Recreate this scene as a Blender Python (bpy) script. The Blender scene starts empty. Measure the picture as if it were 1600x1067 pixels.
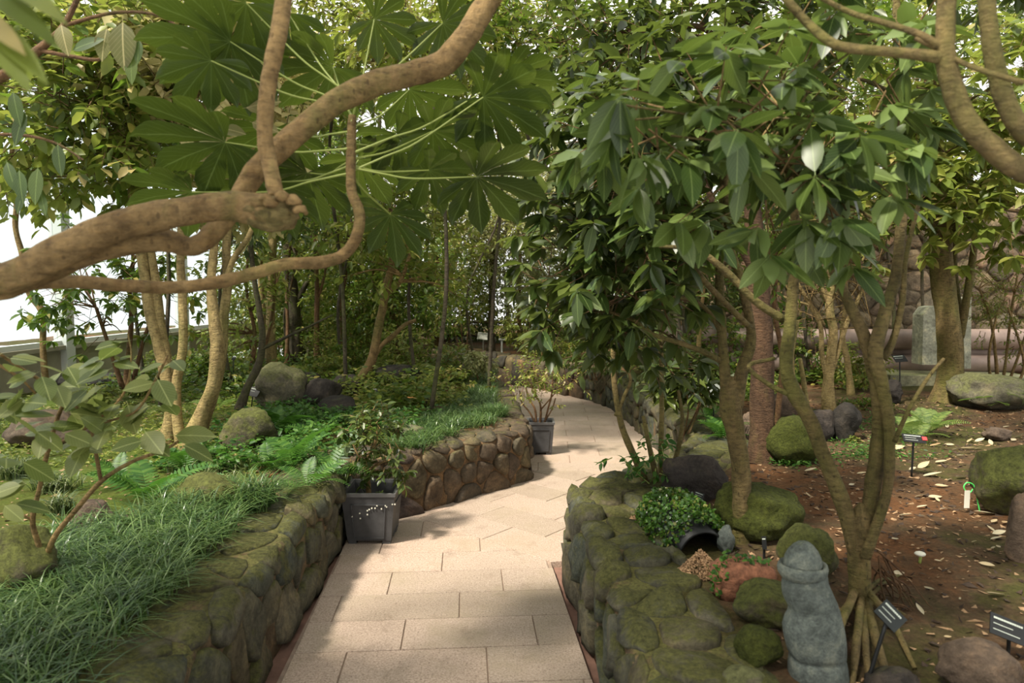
import bpy, bmesh, math, random
import numpy as np
from mathutils import Vector, Matrix, noise
PI = math.pi
C = bpy.context.scene.collection
sc = bpy.context.scene
RNG = np.random.RandomState(7)
random.seed(7)

# ------------------------------------------------------------------ camera
FPX, CX, CY, HOR, EYE = 1067.0, 800.0, 533.5, 455.0, 1.6
PITCH = math.atan((CY - HOR) / FPX)
cam_d = bpy.data.cameras.new('camera'); cam = bpy.data.objects.new('camera', cam_d); C.objects.link(cam)
cam.location = (0, 0, EYE); cam.rotation_euler = (PI/2 - PITCH, 0, 0)
cam_d.sensor_width = 36.0; cam_d.lens = 36.0 * FPX / 1600.0
cam_d.clip_start = 0.05; cam_d.clip_end = 200
cam_d.dof.use_dof = True; cam_d.dof.focus_distance = 4.6; cam_d.dof.aperture_fstop = 3.2
sc.camera = cam
# ------------------------------------------------------------------ light
w = bpy.data.worlds.new('world'); sc.world = w; w.use_nodes = True
nt = w.node_tree; bg = nt.nodes['Background']
bg.inputs[0].default_value = (1.0, 0.985, 0.95, 1); bg.inputs[1].default_value = 1.7
sun_d = bpy.data.lights.new('sun', 'SUN'); sun_d.energy = 9.0; sun_d.angle = math.radians(6); sun_d.color = (1.0, 0.92, 0.80)
sun = bpy.data.objects.new('sun', sun_d); C.objects.link(sun)
sun.rotation_euler = Vector((.42, .36, -.83)).to_track_quat('-Z', 'Y').to_euler()
sc.view_settings.view_transform = 'Standard'; sc.view_settings.look = 'None'
sc.view_settings.gamma = 1.0; sc.view_settings.use_curve_mapping = False
sc.view_settings.exposure = -0.03
sc.cycles.use_denoising = True
sc.cycles.max_bounces = 7; sc.cycles.diffuse_bounces = 4; sc.cycles.transmission_bounces = 5; sc.cycles.glossy_bounces = 2
sc.cycles.transparent_max_bounces = 8
sc.cycles.sample_clamp_indirect = 6

# ------------------------------------------------------------------ projection helpers (pixel of the 1600x1067 frame -> world point)
_s, _c = math.sin(PITCH), math.cos(PITCH)
def ray(px, py):
    a = (px - CX) / FPX; b = (CY - py) / FPX
    return np.array([a, _c + b*_s, -_s + b*_c])
def P(px, py, Y):
    d = ray(px, py); return np.array([0, 0, EYE]) + d * (Y / d[1])
def G(px, py, z=0.0):
    d = ray(px, py); return np.array([0, 0, EYE]) + d * ((z - EYE) / d[2])
def hbed(x, y):
    n = noise.noise(Vector((x*0.9, y*0.9, 3.1))) * 0.035 + noise.noise(Vector((x*3.1, y*3.1, 9.0))) * 0.012
    return 0.415 + n + max(0.0, x - 1.6) * 0.025
def GB(px, py):
    z = 0.42
    for _ in range(4):
        p = G(px, py, z); z = hbed(p[0], p[1])
    return np.array([p[0], p[1], z])

# ------------------------------------------------------------------ object helpers
def mesh_data(name, V, F, mats, smooth=True, uv=None, mi=None):
    me = bpy.data.meshes.new(name)
    V = np.asarray(V, dtype=np.float32)
    if isinstance(F, np.ndarray):
        n, k = F.shape
        me.vertices.add(len(V)); me.vertices.foreach_set('co', V.ravel())
        me.loops.add(n*k); me.loops.foreach_set('vertex_index', F.astype(np.int32).ravel())
        me.polygons.add(n); me.polygons.foreach_set('loop_start', np.arange(0, n*k, k, dtype=np.int32))
        me.update(calc_edges=True)
    else:
        me.from_pydata(V.tolist(), [], F); me.update()
    if uv is not None:
        ul = me.uv_layers.new(name='uv')
        li = np.empty(len(me.loops), dtype=np.int32); me.loops.foreach_get('vertex_index', li)
        ul.data.foreach_set('uv', np.asarray(uv, dtype=np.float32)[li].ravel())
    me.polygons.foreach_set('use_smooth', [bool(smooth)] * len(me.polygons))
    for m in (mats if isinstance(mats, (list, tuple)) else [mats]): me.materials.append(m)
    if mi is not None: me.polygons.foreach_set('material_index', mi)
    return me
def wloc(o):
    v = np.zeros(3)
    while o is not None: v += np.array(o.location); o = o.parent
    return v
def mk(name, V, F, mats, parent=None, smooth=True, uv=None, mi=None, origin=None, **props):
    """one mesh object; V in world coordinates"""
    V = np.asarray(V, dtype=np.float64)
    base = wloc(parent) if parent is not None else np.zeros(3)
    org = np.array(origin) if origin is not None else (base if parent is not None else np.array([V[:,0].mean(), V[:,1].mean(), V[:,2].min()]))
    o = bpy.data.objects.new(name, mesh_data(name, V - org, F, mats, smooth, uv, mi))
    C.objects.link(o); o.location = org - base; o.parent = parent
    for k, v in props.items():
        if v is not None: o[k] = v
    return o
def thing(name, label, cat, loc, group=None, **kw):
    o = bpy.data.objects.new(name, None); C.objects.link(o); o.location = loc; o.empty_display_size = 0.05
    o['label'] = label
    if cat: o['category'] = cat
    if group: o['group'] = group
    for k, v in kw.items(): o[k] = v
    return o
def link_copy(me, name, M, parent=None, **props):
    o = bpy.data.objects.new(name, me); C.objects.link(o)
    M = Matrix([list(r) for r in M]) if isinstance(M, np.ndarray) else M
    if parent is not None:
        o.parent = parent; M = Matrix.Translation(-Vector(wloc(parent))) @ M
    o.matrix_basis = M
    for k, v in props.items():
        if v is not None: o[k] = v
    return o
class MB:
    def __init__(s): s.V = []; s.F = []; s.n = 0; s.U = []; s.M = []
    def add(s, V, F, m=0):
        V = np.asarray(V, dtype=float)
        s.V.append(V)
        for f in F: s.F.append([int(i) + s.n for i in f]); s.M.append(m)
        s.n += len(V)
    def box(s, c, d, R=None, m=0, taper=1.0):
        x, y, z = d[0]/2, d[1]/2, d[2]/2
        V = np.array([[sx*x*(taper if sz < 0 else 1), sy*y*(taper if sz < 0 else 1), sz*z] for sz in (-1, 1) for sy in (-1, 1) for sx in (-1, 1)])
        if R is not None: V = V @ np.array(R).T
        s.add(V + np.array(c), [(0,2,3,1),(4,5,7,6),(0,1,5,4),(2,6,7,3),(0,4,6,2),(1,3,7,5)], m)
    def build(s, name, mats, parent=None, smooth=False, **k):
        return mk(name, np.vstack(s.V), s.F, mats, parent, smooth, mi=s.M, **k)
def catmull(P_, n=6):
    P_ = np.asarray(P_, dtype=float)
    if len(P_) < 3: 
        return np.array([P_[0] + (P_[-1]-P_[0])*t for t in np.linspace(0, 1, n+1)])
    Q = np.vstack([2*P_[0]-P_[1], P_, 2*P_[-1]-P_[-2]]); out = []
    for i in range(1, len(Q)-2):
        a, b, c, d = Q[i-1], Q[i], Q[i+1], Q[i+2]
        for t in np.arange(n)/n:
            out.append(0.5*((2*b)+(-a+c)*t+(2*a-5*b+4*c-d)*t*t+(-a+3*b-3*c+d)*t**3))
    out.append(P_[-1]); return np.array(out)
def tube(pts, n=10, sub=6, knob=0.06, cap=True, seed=0, flare=0.0):
    """pts rows (x,y,z,r) -> V,F of a tapering round limb"""
    Q = catmull(pts, sub); X = Q[:, :3]; R = np.maximum(Q[:, 3], 0.0008)
    T = np.gradient(X, axis=0); T /= np.linalg.norm(T, axis=1)[:, None] + 1e-9
    ref = np.array([0.31, 0.17, 0.93]) if abs(T[0][2]) < .9 else np.array([1.0, 0.1, 0])
    V = []; a = np.arange(n) * 2*PI/n
    N_ = np.cross(T[0], ref); N_ /= np.linalg.norm(N_)
    for i in range(len(X)):
        N_ = N_ - T[i]*np.dot(N_, T[i]); N_ /= np.linalg.norm(N_) + 1e-9; B = np.cross(T[i], N_)
        rr = R[i] * (1 + knob*np.array([noise.noise(Vector((seed*3.7 + math.cos(t)*1.1, math.sin(t)*1.1, i*0.33))) for t in a])*2)
        if flare and i < sub*1.2: rr = rr * (1 + flare*(1 - i/(sub*1.2))**2 * (1 + .5*np.cos(a*4 + seed)))
        V.append(X[i] + np.outer(np.cos(a)*rr, N_) + np.outer(np.sin(a)*rr, B))
    m = len(X); V = np.vstack(V); F = []
    for i in range(m-1):
        for j in range(n):
            k = (j+1) % n; F.append((i*n+j, i*n+k, (i+1)*n+k, (i+1)*n+j))
    if cap:
        F.append(tuple(range(n))[::-1]); F.append(tuple((m-1)*n + j for j in range(n)))
    return V, F
def px_stem(L):
    """rows (px, py, Y, width_px) -> (x,y,z,r)"""
    out = []
    for (px, py, Y, wd) in L:
        p = P(px, py, Y); out.append((p[0], p[1], p[2], wd/2*Y/FPX))
    return out

# ------------------------------------------------------------------ materials
def new_mat(name):
    m = bpy.data.materials.new(name); m.use_nodes = True; nt = m.node_tree
    for n in list(nt.nodes):
        if n.type != 'OUTPUT_MATERIAL' and n.type != 'BSDF_PRINCIPLED': nt.nodes.remove(n)
    return m, nt, nt.nodes['Principled BSDF'], nt.nodes['Material Output']
def node(nt, t, **kw):
    n = nt.nodes.new(t)
    for k, v in kw.items():
        if k.startswith('i_'): n.inputs[k[2:].replace('_', ' ')].default_value = v
        else: setattr(n, k, v)
    return n
def ramp(nt, fac, stops):
    r = nt.nodes.new('ShaderNodeValToRGB'); cr = r.color_ramp
    while len(cr.elements) < len(stops): cr.elements.new(0.5)
    for e, (p, c) in zip(cr.elements, stops): e.position = p; e.color = (*c, 1)
    nt.links.new(fac, r.inputs[0]); return r.outputs[0]
def coords(nt, scale=(1, 1, 1)):
    g = nt.nodes.new('ShaderNodeNewGeometry'); mp = nt.nodes.new('ShaderNodeMapping'); mp.inputs['Scale'].default_value = scale
    nt.links.new(g.outputs['Position'], mp.inputs['Vector']); return mp.outputs[0], g
def noise_n(nt, vec, scale, detail=5, rough=.6, dist=0.0):
    n = node(nt, 'ShaderNodeTexNoise'); n.inputs['Scale'].default_value = scale; n.inputs['Detail'].default_value = detail
    n.inputs['Roughness'].default_value = rough; n.inputs['Distortion'].default_value = dist
    nt.links.new(vec, n.inputs['Vector']); return n.outputs['Fac']
def mixc(nt, f, a, b, mode='MIX'):
    m = nt.nodes.new('ShaderNodeMix'); m.data_type = 'RGBA'; m.blend_type = mode
    for s, v in ((m.inputs[0], f), (m.inputs[6], a), (m.inputs[7], b)):
        if isinstance(v, (int, float)): s.default_value = v
        elif isinstance(v, tuple): s.default_value = (*v, 1)
        else: nt.links.new(v, s)
    return m.outputs[2]
def math_n(nt, op, a, b=0.0, clamp=False):
    m = nt.nodes.new('ShaderNodeMath'); m.operation = op; m.use_clamp = clamp
    for s, v in ((m.inputs[0], a), (m.inputs[1], b)):
        if isinstance(v, (int, float)): s.default_value = v
        else: nt.links.new(v, s)
    return m.outputs[0]
def bump(nt, bs, h, strength=.5, dist=.02):
    b = nt.nodes.new('ShaderNodeBump'); b.inputs['Strength'].default_value = strength; b.inputs['Distance'].default_value = dist
    nt.links.new(h, b.inputs['Height']); nt.links.new(b.outputs[0], bs.inputs['Normal'])
def rand_src(nt):
    """a random number per leaf: per mesh island for joined foliage, per object for single ones"""
    g = nt.nodes.new('ShaderNodeNewGeometry'); o = nt.nodes.new('ShaderNodeObjectInfo')
    s = math_n(nt, 'ADD', g.outputs['Random Per Island'], o.outputs['Random']); return math_n(nt, 'FRACT', s)
def leaf_mat(name, dark, mid, light, trans=.35, tcol=None, rough=.42, veins=False, odd=None, spec=.4):
    dark, mid, light = [(c[0]*1.22, c[1]*1.02, c[2]*.85) for c in (dark, mid, light)]
    m, nt, bs, out = new_mat(name); r = rand_src(nt)
    st = [(0, dark), (.45, mid), (.85, light)]
    if odd: st.append((.97, odd))
    col = ramp(nt, r, st)
    vec, g = coords(nt)
    nz = noise_n(nt, vec, 9, 2)
    col = mixc(nt, .5, col, ramp(nt, nz, [(.3, (.55, .6, .55)), (.7, (1.25, 1.2, 1.1))]), 'MULTIPLY')
    if veins:
        uv = nt.nodes.new('ShaderNodeUVMap'); sx = nt.nodes.new('ShaderNodeSeparateXYZ'); nt.links.new(uv.outputs[0], sx.inputs[0])
        d = math_n(nt, 'ABSOLUTE', sx.outputs[1]); mid_ = math_n(nt, 'LESS_THAN', d, .05)
        sd = math_n(nt, 'SUBTRACT', math_n(nt, 'MULTIPLY', sx.outputs[0], 9.0), math_n(nt, 'MULTIPLY', d, 3.2))
        sv = math_n(nt, 'LESS_THAN', math_n(nt, 'FRACT', sd), .09)
        f = math_n(nt, 'MAXIMUM', mid_, math_n(nt, 'MULTIPLY', sv, .45)); f = math_n(nt, 'MULTIPLY', f, .55)
        col = mixc(nt, f, col, tuple(min(1, c*2.2 + .04) for c in light))
        bump(nt, bs, math_n(nt, 'MULTIPLY', f, -1), .3, .003)
    nt.links.new(col, bs.inputs['Base Color']); bs.inputs['Roughness'].default_value = rough
    bs.inputs['Specular IOR Level'].default_value = spec
    t = nt.nodes.new('ShaderNodeBsdfTranslucent')
    tc = mixc(nt, .55, col, tcol or (.30, .42, .04)); nt.links.new(tc, t.inputs[0])
    mx = nt.nodes.new('ShaderNodeMixShader'); mx.inputs[0].default_value = trans
    nt.links.new(bs.outputs[0], mx.inputs[1]); nt.links.new(t.outputs[0], mx.inputs[2]); nt.links.new(mx.outputs[0], out.inputs[0])
    return m
def solid(name, col, rough=.6, metal=0, nscale=0, namt=.3, bmp=0, spec=.4):
    m, nt, bs, out = new_mat(name); bs.inputs['Roughness'].default_value = rough; bs.inputs['Metallic'].default_value = metal
    bs.inputs['Specular IOR Level'].default_value = spec
    bs.inputs['Base Color'].default_value = (*col, 1)
    if nscale:
        vec, g = coords(nt); n = noise_n(nt, vec, nscale, 6)
        c = ramp(nt, n, [(.25, tuple(x*(1-namt) for x in col)), (.75, tuple(min(1, x*(1+namt)) for x in col))])
        nt.links.new(c, bs.inputs['Base Color'])
        if bmp: bump(nt, bs, n, bmp, .01)
    return m
def bark(name, c1, c2, moss, mossamt=.5, sc_=14):
    m, nt, bs, out = new_mat(name); vec, g = coords(nt, (1, 1, .45)); v2, _ = coords(nt, (1, 1, 2.6))
    n1 = noise_n(nt, vec, sc_, 7, .7, .5); n2 = noise_n(nt, vec, 4.5, 5, .7); n4 = noise_n(nt, v2, 26, 5, .7, .3)
    c = ramp(nt, n1, [(.34, c1), (.62, c2)])
    c = mixc(nt, ramp(nt, n2, [(.62-mossamt*.3, (0, 0, 0)), (.78-mossamt*.2, (.85, .85, .85))]), c, moss)
    c = mixc(nt, .8, c, ramp(nt, n4, [(.32, (.42, .40, .38)), (.5, (1, 1, 1)), (.7, (1.35, 1.3, 1.2))]), 'MULTIPLY')
    c = mixc(nt, .7, c, ramp(nt, noise_n(nt, vec, 2.1, 3), [(.35, (.62, .60, .55)), (.62, (1.15, 1.12, 1.05))]), 'MULTIPLY')
    v = node(nt, 'ShaderNodeTexVoronoi'); v.inputs['Scale'].default_value = 34; nt.links.new(vec, v.inputs['Vector'])
    c = mixc(nt, math_n(nt, 'MULTIPLY', math_n(nt, 'LESS_THAN', v.outputs['Distance'], .14), .6), c, tuple(x*.4 for x in c1))
    nt.links.new(c, bs.inputs['Base Color']); bs.inputs['Roughness'].default_value = .8; bs.inputs['Specular IOR Level'].default_value = .25
    fine = noise_n(nt, vec, sc_*4, 6, .7); hgt = math_n(nt, 'ADD', math_n(nt, 'ADD', n1, n4), math_n(nt, 'MULTIPLY', fine, .5)); bump(nt, bs, hgt, .9, .018); return m
def stone(name, cols, moss, mossamt, sc_=7, bmp=.7):
    m, nt, bs, out = new_mat(name); vec, g = coords(nt)
    oi = nt.nodes.new('ShaderNodeObjectInfo')
    n1 = noise_n(nt, vec, sc_, 9, .72, .25); n2 = noise_n(nt, vec, sc_*.45, 6, .7); n3 = noise_n(nt, vec, sc_*8, 6, .75); n5 = noise_n(nt, vec, sc_*2.2, 6, .7)
    a = ramp(nt, oi.outputs['Random'], [(i/(len(cols)-1), c) for i, c in enumerate(cols)])
    a = mixc(nt, .9, a, ramp(nt, n1, [(.30, (.28, .27, .26)), (.5, (.9, .9, .88)), (.68, (1.8, 1.65, 1.4))]), 'MULTIPLY')
    a = mixc(nt, .8, a, ramp(nt, n3, [(.3, (.55, .55, .55)), (.7, (1.45, 1.45, 1.4))]), 'MULTIPLY')
    sx = nt.nodes.new('ShaderNodeSeparateXYZ'); nt.links.new(g.outputs['Normal'], sx.inputs[0])
    up = math_n(nt, 'MULTIPLY', math_n(nt, 'MAXIMUM', sx.outputs[2], 0), .16)
    f = math_n(nt, 'ADD', math_n(nt, 'ADD', math_n(nt, 'MULTIPLY', math_n(nt, 'ADD', n2, n5), .5), up), math_n(nt, 'MULTIPLY', n3, .16))
    f = ramp(nt, f, [(.93-mossamt*.42, (0, 0, 0)), (1.05-mossamt*.42, (.9, .9, .9))])
    mc = ramp(nt, n3, [(.32, tuple(x*.35 for x in moss)), (.5, moss), (.7, tuple(x*1.7 for x in moss))])
    c = mixc(nt, f, a, mc); nt.links.new(c, bs.inputs['Base Color']); bs.inputs['Roughness'].default_value = .85
    bs.inputs['Specular IOR Level'].default_value = .22
    bump(nt, bs, math_n(nt, 'ADD', math_n(nt, 'ADD', n1, math_n(nt, 'MULTIPLY', n5, .5)), math_n(nt, 'MULTIPLY', n3, .45)), bmp, .045); return m

M = {}
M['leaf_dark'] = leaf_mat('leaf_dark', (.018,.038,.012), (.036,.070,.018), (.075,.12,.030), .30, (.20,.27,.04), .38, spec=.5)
M['leaf_mid'] = leaf_mat('leaf_mid', (.030,.070,.012), (.060,.125,.022), (.12,.19,.035), .38, (.26,.42,.04), odd=(.30,.25,.06))
M['leaf_light'] = leaf_mat('leaf_light', (.060,.110,.022), (.12,.19,.04), (.22,.28,.07), .42, (.42,.50,.08), odd=(.38,.30,.12))
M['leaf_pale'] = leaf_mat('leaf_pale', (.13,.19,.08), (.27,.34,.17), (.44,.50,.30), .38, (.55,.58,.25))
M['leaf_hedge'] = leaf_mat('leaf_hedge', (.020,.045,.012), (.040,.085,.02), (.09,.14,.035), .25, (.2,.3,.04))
M['leaf_near'] = leaf_mat('leaf_near', (.018,.042,.012), (.034,.078,.020), (.075,.13,.032), .28, (.20,.29,.04), .4, True, spec=.5)
M['leaf_grey'] = leaf_mat('leaf_grey', (.055,.095,.030), (.11,.17,.055), (.19,.25,.10), .35, (.30,.40,.08), .4, True)
M['leaf_muted'] = leaf_mat('leaf_muted', (.10,.12,.05), (.17,.19,.09), (.27,.27,.15), .4, (.35,.40,.10), .45, True)
M['fatsia'] = leaf_mat('fatsia', (.018,.038,.008), (.028,.058,.011), (.045,.082,.018), .34, (.15,.21,.02), .4, True)
M['grass'] = leaf_mat('grass', (.018,.055,.020), (.040,.105,.032), (.12,.22,.085), .28, (.22,.36,.08), .35, spec=.5)
M['grass_dull'] = leaf_mat('grass_dull', (.030,.060,.022), (.060,.11,.045), (.14,.19,.09), .25, (.2,.3,.08), .4)
M['fern'] = leaf_mat('fern', (.018,.065,.014), (.035,.115,.022), (.07,.17,.035), .28, (.14,.38,.04), .45, spec=.3)
M['fern_light'] = leaf_mat('fern_light', (.06,.13,.04), (.11,.20,.06), (.18,.28,.09), .35, (.25,.42,.08), .5)
M['creeper'] = leaf_mat('creeper', (.018,.060,.012), (.035,.11,.018), (.08,.19,.03), .22, (.2,.4,.04), .28, odd=(.22,.22,.05), spec=.6)
M['dry_leaf'] = leaf_mat('dry_leaf', (.32,.33,.26), (.42,.46,.40), (.36,.33,.22), .12, (.5,.5,.3), .5, True, odd=(.40,.26,.14))
M['straw'] = leaf_mat('straw', (.12,.06,.025), (.20,.10,.04), (.28,.15,.06), .1, (.3,.15,.05), .7)
M['petiole'] = solid('petiole', (.25, .30, .07), .45)
M['bark_tan'] = bark('bark_tan', (.165,.105,.042), (.33,.225,.10), (.16,.16,.045), .4)
M['bark_yellow'] = bark('bark_yellow', (.20,.145,.06), (.40,.31,.14), (.17,.17,.05), .45)
M['bark_moss'] = bark('bark_moss', (.095,.072,.030), (.225,.165,.072), (.115,.115,.028), .7)
M['bark_brown'] = bark('bark_brown', (.10,.055,.028), (.21,.12,.06), (.12,.12,.035), .35)
M['bark_red'] = bark('bark_red', (.055,.032,.018), (.125,.072,.040), (.08,.07,.025), .25, 9)
M['bark_dark'] = bark('bark_dark', (.05,.042,.03), (.11,.09,.06), (.09,.10,.035), .5)
M['stone_green'] = stone('stone_green', [(.095,.085,.055), (.075,.085,.065), (.12,.10,.06), (.065,.075,.062), (.13,.115,.08)], (.075,.076,.020), .74)
M['stone_brown'] = stone('stone_brown', [(.085,.065,.045), (.12,.085,.055), (.065,.06,.05), (.13,.105,.06), (.07,.05,.045)], (.09,.085,.025), .5)
M['stone_pale'] = stone('stone_pale', [(.20,.15,.10), (.28,.22,.14), (.15,.12,.09), (.34,.22,.15), (.26,.22,.16)], (.17,.16,.06), .4, 6)
M['mortar'] = stone('mortar', [(.14,.10,.06), (.16,.11,.065)], (.12,.12,.035), .75, 10)
M['mortar_rust'] = stone('mortar_rust', [(.19,.12,.065), (.19,.12,.065)], (.12,.11,.035), .55, 10)
M['mortar_dark'] = stone('mortar_dark', [(.07,.055,.04), (.07,.055,.04)], (.08,.08,.03), .5, 10)
M['mortar_pale'] = stone('mortar_pale', [(.15,.12,.08), (.15,.12,.08)], (.11,.11,.045), .5, 10)
M['rock_dark'] = stone('rock_dark', [(.038,.034,.030), (.060,.050,.045)], (.07,.075,.025), .45, 5, .9)
M['rock_grey'] = stone('rock_grey', [(.13,.12,.085), (.15,.135,.10)], (.10,.105,.04), .75, 5)
M['rock_moss'] = stone('rock_moss', [(.10,.085,.055), (.085,.08,.05)], (.075,.085,.018), .95, 5)
M['moss_rock'] = stone('moss_rock', [(.08,.06,.03), (.08,.06,.03)], (.060,.075,.010), 1.45, 7, 1.0)
M['rock_brown'] = stone('rock_brown', [(.16,.115,.085), (.13,.095,.07)], (.12,.10,.05), .3, 6)
M['basalt'] = stone('basalt', [(.125,.145,.135), (.125,.145,.135)], (.13,.15,.10), .45, 16, .45)
M['concrete'] = stone('concrete', [(.34,.33,.22), (.34,.33,.22)], (.22,.24,.09), .55, 3, .3)
M['concrete_wall'] = solid('concrete_wall', (.33, .30, .22), .85, 0, 3, .25, .2)
M['plinth'] = stone('plinth', [(.50,.50,.40), (.46,.46,.36)], (.30,.34,.16), .5, 4, .3)
M['pipe'] = solid('pipe', (.26, .19, .155), .5, 0, 6, .3, .1)
M['white_metal'] = solid('white_metal', (.60, .62, .58), .45)
M['black'] = solid('black', (.012, .013, .013), .45)
M['black_gloss'] = solid('black_gloss', (.012, .016, .015), .25)
M['sign_text'] = solid('sign_text', (.55, .60, .52), .6)
M['red_mark'] = solid('red_mark', (.75, .06, .06), .5)
M['white_sign'] = solid('white_sign', (.72, .74, .66), .45)
M['pot'] = solid('pot', (.055, .055, .056), .42, 0, 14, .35, .15)
M['pot_rim'] = solid('pot_rim', (.10, .10, .10), .4)
M['soil'] = solid('soil', (.05, .032, .02), .95, 0, 60, .6, .8)
M['chip'] = solid('chip', (.30, .19, .10), .9, 0, 50, .6, .3)
M['coir'] = solid('coir', (.20, .085, .045), .95, 0, 45, .6, 1.0)
M['green_plastic'] = solid('green_plastic', (.12, .75, .16), .35)
M['tag_white'] = solid('tag_white', (.72, .70, .58), .5)
M['orange_petal'] = solid('orange_petal', (.75, .33, .12), .6)
# glass: thin clear pane
m, nt, bs, out = new_mat('glass'); M['glass'] = m
tr = nt.nodes.new('ShaderNodeBsdfTransparent'); tr.inputs[0].default_value = (.90, .94, .95, 1)
gl = nt.nodes.new('ShaderNodeBsdfGlossy'); gl.inputs['Roughness'].default_value = .08
mx = nt.nodes.new('ShaderNodeMixShader'); mx.inputs[0].default_value = .06
nt.links.new(tr.outputs[0], mx.inputs[1]); nt.links.new(gl.outputs[0], mx.inputs[2]); nt.links.new(mx.outputs[0], out.inputs[0]); nt.nodes.remove(bs)
# granite pavers
m, nt, bs, out = new_mat('granite'); M['granite'] = m
vec, g = coords(nt); oi = nt.nodes.new('ShaderNodeObjectInfo')
sp = noise_n(nt, vec, 110, 3, .8); bl = noise_n(nt, vec, 2.2, 5, .7); st_ = noise_n(nt, vec, 6, 6, .75)
c = ramp(nt, sp, [(.32, (.15, .11, .085)), (.46, (.34, .275, .22)), (.6, (.44, .365, .30)), (.75, (.56, .48, .42))])
c = mixc(nt, .8, c, ramp(nt, oi.outputs['Random'], [(0, (.82, .78, .70)), (.5, (1, .95, .9)), (1, (1.12, 1.0, .93))]), 'MULTIPLY')
c = mixc(nt, ramp(nt, bl, [(.48, (0, 0, 0)), (.75, (.75, .75, .75))]), c, (.27, .22, .14))
c = mixc(nt, ramp(nt, st_, [(.56, (0, 0, 0)), (.72, (.6, .6, .6))]), c, (.17, .12, .08))
nt.links.new(c, bs.inputs['Base Color'])
nt.links.new(ramp(nt, bl, [(.35, (.42, .42, .42)), (.6, (.7, .7, .7))]), bs.inputs['Roughness'])
bump(nt, bs, sp, .15, .003)
M['joint'] = solid('joint', (.26, .19, .14), .95, 0, 20, .3)
M['gutter'] = solid('gutter', (.19, .105, .075), .9, 0, 9, .4, .4)
# bed soils
def soil_mat(name, stops, sc_):
    m, nt, bs, out = new_mat(name); vec, g = coords(nt)
    n1 = noise_n(nt, vec, sc_, 6, .65, .3); n2 = noise_n(nt, vec, 45, 6, .8); n3 = noise_n(nt, vec, 9, 5, .7)
    f = math_n(nt, 'ADD', math_n(nt, 'MULTIPLY', n1, .8), math_n(nt, 'MULTIPLY', n3, .2))
    c = ramp(nt, f, stops)
    c = mixc(nt, .9, c, ramp(nt, n2, [(.3, (.45, .42, .4)), (.55, (1, 1, 1)), (.72, (1.7, 1.6, 1.5))]), 'MULTIPLY')
    nt.links.new(c, bs.inputs['Base Color']); bs.inputs['Roughness'].default_value = .95; bs.inputs['Specular IOR Level'].default_value = .15
    bump(nt, bs, math_n(nt, 'ADD', n2, n3), .9, .025); return m
M['soil_left'] = soil_mat('soil_left', [(.33, (.11,.065,.03)), (.42, (.10,.105,.022)), (.52, (.095,.135,.02)), (.64, (.13,.17,.03)), (.74, (.20,.13,.06))], .9)
M['soil_right'] = soil_mat('soil_right', [(.36, (.065,.075,.016)), (.45, (.095,.085,.028)), (.51, (.125,.082,.044)), (.61, (.19,.088,.036)), (.72, (.10,.065,.038))], .8)

# ------------------------------------------------------------------ setting: path
WLo = [(-1.02,.6),(-1.06,2.8),(-1.09,4.15),(-1.13,4.52),(-.80,4.72),(-.35,5.2),(.08,5.62),(.16,5.78),(.13,6.2),(.06,7.4),(-.08,8.8),(-.35,10.0),(-1.2,11.2),(-3.2,12.2)]
WLi = [(-1.62,.6),(-1.60,2.8),(-1.60,4.15),(-1.50,4.80),(-1.05,5.12),(-.60,5.55),(-.30,5.85),(-.26,6.0),(-.26,6.3),(-.33,7.4),(-.46,8.7),(-.70,9.75),(-1.4,10.7),(-3.2,11.7)]
WRo = [(.40,.6),(.405,2.1),(.375,2.9),(.325,3.75),(.36,3.98),(.62,4.32),(1.02,4.66),(1.42,5.3),(1.50,6.1),(1.47,7.2),(1.43,8.6),(1.34,9.4),(1.10,10.05),(.78,10.55),(.30,11.3),(-.75,13.0),(-3.4,14.0)]
WRi = [(.82,.6),(.79,2.1),(.76,2.9),(.70,3.6),(.76,3.78),(.95,4.02),(1.38,4.36),(1.88,5.2),(1.96,6.1),(1.92,7.2),(1.86,8.7),(1.74,9.65),(1.42,10.4),(1.10,10.9),(.62,11.7),(-.55,13.4),(-3.4,14.5)]
def mid(a, b, t=.5): return [(p[0]*(1-t)+q[0]*t, p[1]*(1-t)+q[1]*t) for p, q in zip(a, b)]
polyL = [(-6.2, .4)] + [(-1.3, .4)] + mid(WLo, WLi)[0:] + [(-6.2, 12.4)]
polyR = mid(WRo, WRi)[::-1] + [(.6, .4), (13, .4), (13, 24), (-12, 24), (-12, 15)]
def inside(x, y, poly):
    c = False; n = len(poly); j = n-1
    for i in range(n):
        xi, yi = poly[i]; xj, yj = poly[j]
        if (yi > y) != (yj > y) and x < (xj-xi)*(y-yi)/(yj-yi+1e-12)+xi: c = not c
        j = i
    return c
fl = MB(); fl.box((3.7, 12, -.09), (18.9, 24, .1)); floor = fl.build('floor', M['gutter'], origin=(0, 12, 0), kind='structure', label='pale granite paved garden path with reddish gutters')
def clip_poly(poly, a, b):
    """keep the part of poly on the left of a->b"""
    out = []
    def s(p): return (b[0]-a[0])*(p[1]-a[1]) - (b[1]-a[1])*(p[0]-a[0])
    for i in range(len(poly)):
        p, q = poly[i], poly[(i+1) % len(poly)]; sp, sq = s(p), s(q)
        if sp >= 0: out.append(p)
        if (sp >= 0) != (sq >= 0):
            t = sp/(sp-sq); out.append((p[0]+(q[0]-p[0])*t, p[1]+(q[1]-p[1])*t))
    return out
def area(p): return .5*sum(p[i][0]*p[(i+1)%len(p)][1]-p[(i+1)%len(p)][0]*p[i][1] for i in range(len(p)))
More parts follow.
